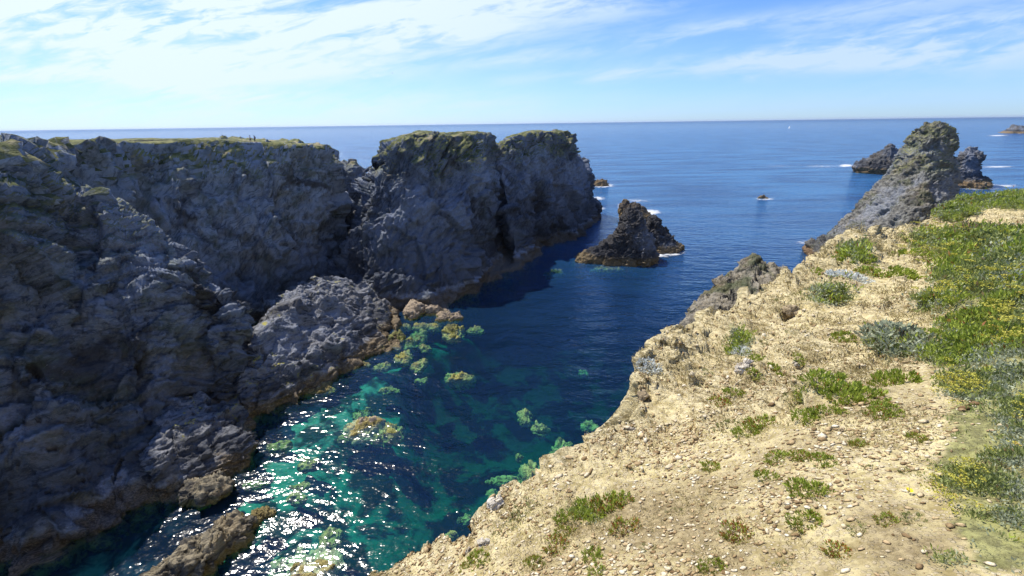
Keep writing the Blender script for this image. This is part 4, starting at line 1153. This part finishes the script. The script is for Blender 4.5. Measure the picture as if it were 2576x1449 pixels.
HERBS = [(1700, 1290, 40, 0), (2190, 1180, 30, 0), (1250, 1350, 40, 1), (1330, 1290, 90, 1), (1300, 1310, 60, 1), (1780, 940, 40, 0), (1760, 975, 36, 1), (1930, 870, 40, 0), (1985, 760, 60, 0), (2040, 735, 70, 1), (2330, 610, 80, 0), (2180, 1040, 30, 1), (2290, 1190, 40, 1), (2300, 1310, 50, 0), (2170, 1340, 60, 1),
         (1640, 1385, 50, 0), (1980, 1430, 50, 1), (1830, 1075, 60, 0), (1990, 1010, 50, 1), (1770, 895, 40, 0), (2390, 730, 80, 1), (1730, 1180, 30, 0), (1600, 1180, 24, 1), (2250, 755, 44, 0), (1990, 835, 30, 1)]
for (px, py, w_, v_) in HERBS:
    plant(px, py, w_, HERV[v_], 'herb_tuft', 'small dull green herb tuft among pebbles on the slope', 'tuft', 'dull green herb tufts dotted over the gravel slope', stem=False)
# dark dead bush far up the slope, yellow flower
plant(2490, 600, 70, leaf_mesh('foliage', *blades(RNG.normal(size=(300, 3)) * [.5, .4, .15] + [0, 0, .15], np.tile([0, 0, 1.0], (300, 1)), np.full(300, .3), np.full(300, .03), RNG.random(300) * .8, RNG.random(300)), M_BRN), 'dead_bush', 'dark brown withered bush high on the green slope', 'bush')
loc, nor = ground(2284, 1243)
fl = bpy.data.objects.new('flower', None); COL.objects.link(fl); fl.location = loc; fl['label'] = 'single bright yellow flower beside bare sand at lower right'; fl['category'] = 'flower'
k = 14; a_ = np.arange(k) * 6.283 / k
org = np.stack([np.cos(a_) * .004, np.sin(a_) * .004, .03 + 0 * a_], 1)
dr = np.stack([np.cos(a_), np.sin(a_), .35 + 0 * a_], 1); dr /= np.linalg.norm(dr, axis=1, keepdims=True)
V, q, tn_ = blades(org, dr, np.full(k, .018), np.full(k, .005), np.full(k, .5), np.zeros(k))
link('petals', leaf_mesh('petals', V, q, tn_, simple_mat('yellow_petal', (.75, .62, .02), .6, .1)), fl)
V, q, tn_ = blades(np.zeros((3, 3)), np.tile([0, 0, 1.0], (3, 1)), np.full(3, .04), np.full(3, .002), np.full(3, .5), np.zeros(3))
link('stem', leaf_mesh('stem', V, q, tn_, M_GRN), fl)

# separate larger stones on the slope
M_QUARTZ = rock_mat('quartz_stone', dark=(.45, .38, .28), mid=(.72, .66, .54), light=(.88, .85, .78), warm=.2, tide=.1, patch=0, moss=0, sc=12)
M_TAN = rock_mat('tan_stone', dark=(.16, .12, .07), mid=(.42, .33, .20), light=(.62, .53, .38), warm=.4, tide=.1, patch=0, moss=0, sc=12)
STN = [(1250, 1268, 46, 'white quartz block jutting from the lower cliff edge', M_QUARTZ), (1178, 1388, 28, 'white quartz stone near the bottom edge of the slope', M_QUARTZ), (1216, 1370, 34, 'pale quartz stone above the one near the bottom edge', M_QUARTZ),
       (1358, 1412, 16, 'small round cream stone among lower samphire', M_TAN), (1985, 790, 40, 'grey-tan slab jutting over a dark hollow mid slope', M_TAN), (2005, 915, 30, 'white stone beside green tufts on mid slope', M_QUARTZ), (1870, 925, 34, 'white quartz stone below the small pale grey shrub', M_QUARTZ),
       (2120, 1085, 24, 'dark brown stone among pebbles, mid slope', M_TAN), (1620, 1000, 40, 'ragged tan block hanging on the overhanging slope edge', M_TAN), (1590, 1080, 30, 'white block at the inner corner of the slope edge', M_QUARTZ)]
for (px, py, w_, lab, mt) in STN:
    loc, nor = ground(px, py)
    if loc is None: continue
    d_ = (loc - Vector(EYE)).length; L = .6 * w_ / F * d_
    me = boulder(None, L, L * .62, L * .36, 0, mt, int(px) % 89 + 3, 60, 34, s=L * .13)
    o = link('stone', me, label=lab, category='stone'); o.location = loc + nor * L * .05
    o.rotation_mode = 'QUATERNION'; o.rotation_quaternion = nor.to_track_quat('Z', 'Y') @ Matrix.Rotation(random.random() * 6, 3, 'Z').to_quaternion()


# ------------------------------------------------------------------ clifftop bank
pts = [P(142, 361, 92), P(230, 358, 98), P(300, 356, 103), P(400, 353, 110), P(460, 351, 115), P(505, 350, 119)]
pts = catmull(np.array(pts), 240)
rows = []
for dy, dz in ((0, -1.6), (0.05, -.3), (.1, .0), (.5, .15), (1.0, .1), (1.1, -1.6)):
    r_ = pts.copy(); r_[:, 1] += dy; r_[:, 2] += dz; rows.append(r_)
G = catmull(np.stack(rows, 1).transpose(1, 0, 2), 20).transpose(1, 0, 2)
Pt = G.reshape(-1, 3); nn2 = grid_normals(G, False).reshape(-1, 3)
G2 = (Pt + nn2 * (fbm(Pt, 1.2, 4, 700) * .35)[:, None]).reshape(G.shape)
link('stone_wall', grid_mesh('stone_wall', G2, False, simple_mat('dark_wall_stone', (.05, .048, .04), .9, .4, 1.5)), label='low dark dry-stone wall running along the top of the left cliff', category='wall')

# ------------------------------------------------------------------ walkers
CL = BVHTree.FromPolygons([tuple(v.co) for v in cliff_me.vertices], [tuple(p.vertices) for p in cliff_me.polygons])
def person(px, Yd, shirt, trousers, lab, yaw, pack=None, h=1.72):
    p0 = P(px, 352, Yd)
    loc, nor, i_, ds = CL.ray_cast(Vector((p0[0], p0[1], 80)), Vector((0, 0, -1)))
    root = bpy.data.objects.new('person', None); COL.objects.link(root); root.location = loc; root.rotation_euler = (0, 0, yaw)
    root['label'] = lab; root['category'] = 'person'
    s = h / 1.72
    J = [(0, 0, .93), (0, 0, 1.12), (0, 0, 1.38), (0, 0, 1.50), (0, .01, 1.56), (0, .01, 1.66),      # 0-5 pelvis..head
         (.10, 0, .90), (.11, .16, .50), (.11, .06, .09), (.11, .24, .03),                            # 6-9 leg
         (-.10, 0, .90), (-.11, -.04, .49), (-.11, -.30, .14), (-.11, -.14, .03),                     # 10-13
         (.19, 0, 1.40), (.25, -.08, 1.14), (.24, .08, .92), (.24, .13, .84),
         (-.19, 0, 1.40), (-.25, .03, 1.14), (-.24, .20, .95), (-.24, .25, .88)]
    Rr_ = [.13, .125, .15, .06, .075, .085, .085, .06, .042, .032, .085, .06, .042, .032, .06, .045, .034, .03, .06, .045, .034, .03]
    Ed = [(0, 1), (1, 2), (2, 3), (3, 4), (4, 5), (0, 6), (6, 7), (7, 8), (8, 9), (0, 10), (10, 11), (11, 12), (12, 13), (2, 14), (14, 15), (15, 16), (16, 17), (2, 18), (18, 19), (19, 20), (20, 21)]
    def skin(name, js, parent, mat, grow=0.0):
        mp = {j: k for k, j in enumerate(js)}
        me = bpy.data.meshes.new(name); me.from_pydata([tuple(c * s for c in J[j]) for j in js], [(mp[a], mp[b]) for a, b in Ed if a in mp and b in mp], [])
        me.materials.append(mat)
        ob = link(name, me, parent)
        sk = ob.modifiers.new('s', 'SKIN'); ob.modifiers.new('d', 'SUBSURF').levels = 1
        ob.modifiers['d'].render_levels = 1
        lay = me.skin_vertices[0] if me.skin_vertices else None
        if lay is None:
            bpy.context.view_layer.objects.active = ob
            lay = me.skin_vertices[0]
        for j in js:
            lay.data[mp[j]].radius = ((Rr_[j] + grow) * s,) * 2
        lay.data[0].use_root = True
        return ob
    body = skin('body', list(range(22)), root, simple_mat('skin', (.45, .28, .2), .6, .05))
    skin('shirt', [0, 1, 2, 14, 15, 18, 19], body, shirt, .018)
    skin('trousers', [0, 6, 7, 8, 10, 11, 12], body, trousers, .016)
    hm = boulder(None, .2, .23, .1, 0, simple_mat('hair', (.05, .035, .025), .8, .2), 3, 20, 12, s=.01)
    ho = link('hair', hm, body); ho.location = (0, -.01, 1.69 * s)
    if pack:
        pm = boulder(None, .32, .2, .26, 0, pack, 5, 24, 16, s=.02)
        po = link('backpack', pm, root, label='dark backpack worn on the back'); po.location = (0, -.2, 1.25 * s)
        po.parent = root
person(631, 124, simple_mat('pale_shirt', (.55, .42, .40), .9, .1), simple_mat('grey_trousers', (.10, .10, .13), .9, .1), 'person in a pale top walking on the clifftop, left of the pair', 2.4)
person(642, 125, simple_mat('mauve_shirt', (.30, .22, .28), .9, .1), simple_mat('black_trousers', (.04, .04, .06), .9, .1), 'person with a dark backpack walking on the clifftop, right of the pair', 2.2, pack=simple_mat('pack', (.04, .04, .08), .8, .2))

# ------------------------------------------------------------------ boats, gull
def mesh_of(V, Fc, name, mat, smooth=False):
    me = bpy.data.meshes.new(name); me.from_pydata(V, [], Fc); me.materials.append(mat); me.update()
    if smooth:
        for p_ in me.polygons: p_.use_smooth = True
    return me
M_SAIL = simple_mat('white_sail', (.85, .85, .83), .7, .03); M_HULL = simple_mat('white_hull', (.8, .8, .8), .4, .03); M_MAST = simple_mat('mast', (.35, .36, .38), .4, .1)
def boat(px, py, lab, sc_=1.0, heading=0.4, sail=True, R=None):
    c = W(px, py)
    if R: c = PR(px, py, R); c[2] = 0
    root = bpy.data.objects.new('sailboat', None); COL.objects.link(root); root.location = c; root.rotation_euler = (math.radians(6), 0, heading); root.scale = (sc_,) * 3
    root['label'] = lab; root['category'] = 'sailboat'; root['group'] = 'sailboats out at sea'
    st_ = []
    for k in range(9):
        t_ = k / 8; x_ = -5 + 10.5 * t_; w_ = 1.6 * (1 - t_ ** 2.6) * (0.75 + .25 * min(1, t_ * 3)) + .02; sh = .95 + .35 * t_ ** 2
        st_.append([(x_, -w_, sh), (x_, -w_ * .75, .1), (x_, 0, -.5), (x_, w_ * .75, .1), (x_, w_, sh)])
    V = [p_ for r_ in st_ for p_ in r_]; Fc = []
    for a_ in range(8):
        for b_ in range(4): Fc.append((a_ * 5 + b_, a_ * 5 + b_ + 1, a_ * 5 + b_ + 6, a_ * 5 + b_ + 5))
        Fc.append((a_ * 5 + 4, a_ * 5, a_ * 5 + 5, a_ * 5 + 9))
    Fc.append((0, 1, 2, 3, 4)[::-1])
    link('hull', mesh_of(V, Fc, 'hull', M_HULL), root)
    V = []; 
    for z_ in (0.9, 14.5):
        for k in range(6): V.append((.6 + .09 * math.cos(k * 1.047), .09 * math.sin(k * 1.047), z_))
    link('mast', mesh_of(V, [(k, (k + 1) % 6, 6 + (k + 1) % 6, 6 + k) for k in range(6)] + [tuple(range(6, 12))], 'mast', M_MAST), root)
    if sail:
        for nm, A_, B_, C_ in (('mainsail', (.4, 1.9), (-4.6, 2.0), (.5, 14.2)), ('jib', (5.2, 1.2), (.9, 1.5), (.7, 12.6))):
            V, Fc = [], []; n_ = 8
            for sd_ in (0, .03):
                for a_ in range(n_ + 1):
                    for b_ in range(n_ + 1):
                        u_, v_ = a_ / n_, b_ / n_
                        x_ = (A_[0] * (1 - v_) + B_[0] * v_) * (1 - u_) + C_[0] * u_; z_ = (A_[1] * (1 - v_) + B_[1] * v_) * (1 - u_) + C_[1] * u_
                        V.append((x_, .5 * math.sin(v_ * 3.14) * (1 - u_) + sd_, z_))
            N2 = (n_ + 1) ** 2
            for sd_ in (0, N2):
                for a_ in range(n_):
                    for b_ in range(n_): Fc.append((sd_ + a_ * 9 + b_, sd_ + a_ * 9 + b_ + 1, sd_ + a_ * 9 + b_ + 10, sd_ + a_ * 9 + b_ + 9))
            link(nm, mesh_of(V, Fc, nm, M_SAIL, True), root)
boat(1985, 318, 'tiny white sailboat alone on the open sea at the right', 1.0, 1.9)
boat(1046, 330, 'sailboat whose mast shows above the grassy top of the headland', 1.0, 1.2)

gc_ = PR(987, 176, 230)
gu = bpy.data.objects.new('gull', None); COL.objects.link(gu); gu.location = gc_; gu.rotation_euler = (.3, .5, .8); gu['label'] = 'lone seabird gliding in the sky above the headland'; gu['category'] = 'bird'
V = []; ns_ = 10
for k in range(ns_ + 1):
    t_ = k / ns_; x_ = -.28 + .56 * t_; r_ = .065 * math.sin(math.pi * min(1, t_ * 1.02)) ** .6 + .006
    for j in range(8): V.append((x_, r_ * math.cos(j * .785), r_ * .9 * math.sin(j * .785)))
Fc = [(k * 8 + j, k * 8 + (j + 1) % 8, k * 8 + 8 + (j + 1) % 8, k * 8 + 8 + j) for k in range(ns_) for j in range(8)]
MG = simple_mat('grey_feather', (.12, .12, .14), .8, .2)
bd = link('body', mesh_of(V, Fc, 'body', MG, True), gu)
for s_ in (-1, 1):
    V = []; 
    for zt in (.012, -.012):
        for (a_, b_, c_) in ((.10, .04, .02), (.14, .30, .10), (.02, .62, .02), (-.12, .60, .0), (-.06, .30, .08), (-.10, .04, .02)):
            V.append((a_, b_ * s_, c_ + zt))
    Fc = [(0, 1, 4, 5), (1, 2, 3, 4), (11, 10, 7, 6), (10, 9, 8, 7)] + [(k, (k + 1) % 6, 6 + (k + 1) % 6, 6 + k) for k in range(6)]
    link('wing', mesh_of(V, Fc, 'wing', MG), gu)

# ------------------------------------------------------------------ sea air
hm_, t, out = new_mat('sea_haze')
pv = t.new('ShaderNodeVolumePrincipled'); pv.inputs['Color'].default_value = (.78, .88, 1, 1); pv.inputs['Density'].default_value = 0.00003; pv.inputs['Anisotropy'].default_value = 0.35
t.l.new(pv.outputs[0], out.inputs['Volume'])
hz = mesh_of([(-24000, -3000, -28), (24000, -3000, -28), (24000, 28500, -28), (-24000, 28500, -28), (-24000, -3000, 62), (24000, -3000, 62), (24000, 28500, 62), (-24000, 28500, 62)],
             [(3, 2, 1, 0), (4, 5, 6, 7), (0, 1, 5, 4), (1, 2, 6, 5), (2, 3, 7, 6), (3, 0, 4, 7)], 'haze', hm_)
link('haze', hz, kind='stuff', label='thin sea haze paling the horizon')
# ------------------------------------------------------------------ foam
m, t, out = new_mat('sea_foam')
pos = t.new('ShaderNodeNewGeometry').outputs['Position']
ek = t.new('ShaderNodeAttribute', attribute_name='core').outputs['Fac']
nn_f = t.noise(t.mapping(pos, (.35, .6, 1)), 1.0, 8, .75, .6)
al = t.mul(t.ramp(t.add(t.mul(ek, .40), t.sub(nn_f, .3)), .30, .60), .8)
dfm = t.new('ShaderNodeBsdfDiffuse'); dfm.inputs[0].default_value = (.78, .80, .80, 1)
trm = t.new('ShaderNodeBsdfTransparent'); mx = t.new('ShaderNodeMixShader'); t.put(mx.inputs[0], al); t.l.new(trm.outputs[0], mx.inputs[1]); t.l.new(dfm.outputs[0], mx.inputs[2]); t.l.new(mx.outputs[0], out.inputs[0])
M_FOAM = m
FOAM = [(1515, 461, 62, 12, 1), (1505, 494, 40, 10, .8), (1600, 500, 80, 10, .55), (1632, 530, 60, 16, 1.1), (1655, 640, 60, 12, .9), (1690, 634, 60, 16, 1.0), (1562, 515, 20, 20, .7), (2128, 414, 40, 8, 1), (2070, 415, 120, 8, .45), (1960, 414, 90, 7, .35), (2470, 472, 110, 14, 1.1), (2530, 470, 70, 8, .7),
        (2510, 422, 90, 5, .8), (2510, 344, 60, 4, .8), (1925, 497, 50, 8, .7), (2030, 608, 60, 9, .7), (1512, 520, 30, 8, .7), (2400, 345, 50, 4, .3), (1440, 420, 60, 5, .1), (1800, 430, 100, 5, .25)]
for k, (px, py, w_, h_, s_) in enumerate(FOAM):
    nr, na = 10, 40
    V, Fc, cr_ = [W(px, py)], [], [s_]
    for r_ in range(1, nr + 1):
        for a_ in range(na):
            an = 2 * math.pi * a_ / na; f_ = r_ / nr
            V.append(W(px + w_ / 2 * 1.3 * f_ * math.cos(an), py + h_ / 2 * 1.3 * f_ * math.sin(an))); cr_.append(s_ * (1 - f_ ** 1.5))
    V = [(v[0], v[1], .012 + .003 * (k % 7)) for v in V]
    for a_ in range(na): Fc.append((0, 1 + a_, 1 + (a_ + 1) % na))
    for r_ in range(nr - 1):
        for a_ in range(na):
            b0 = 1 + r_ * na; Fc.append((b0 + a_, b0 + na + a_, b0 + na + (a_ + 1) % na, b0 + (a_ + 1) % na))
    me = mesh_of(V, Fc, 'sea_foam', M_FOAM)
    at_ = me.attributes.new('core', 'FLOAT', 'POINT'); at_.data.foreach_set('value', np.array(cr_, np.float32))
    link('sea_foam', me, kind='stuff', label='white surf foam on the sea around the rocks', category='foam')
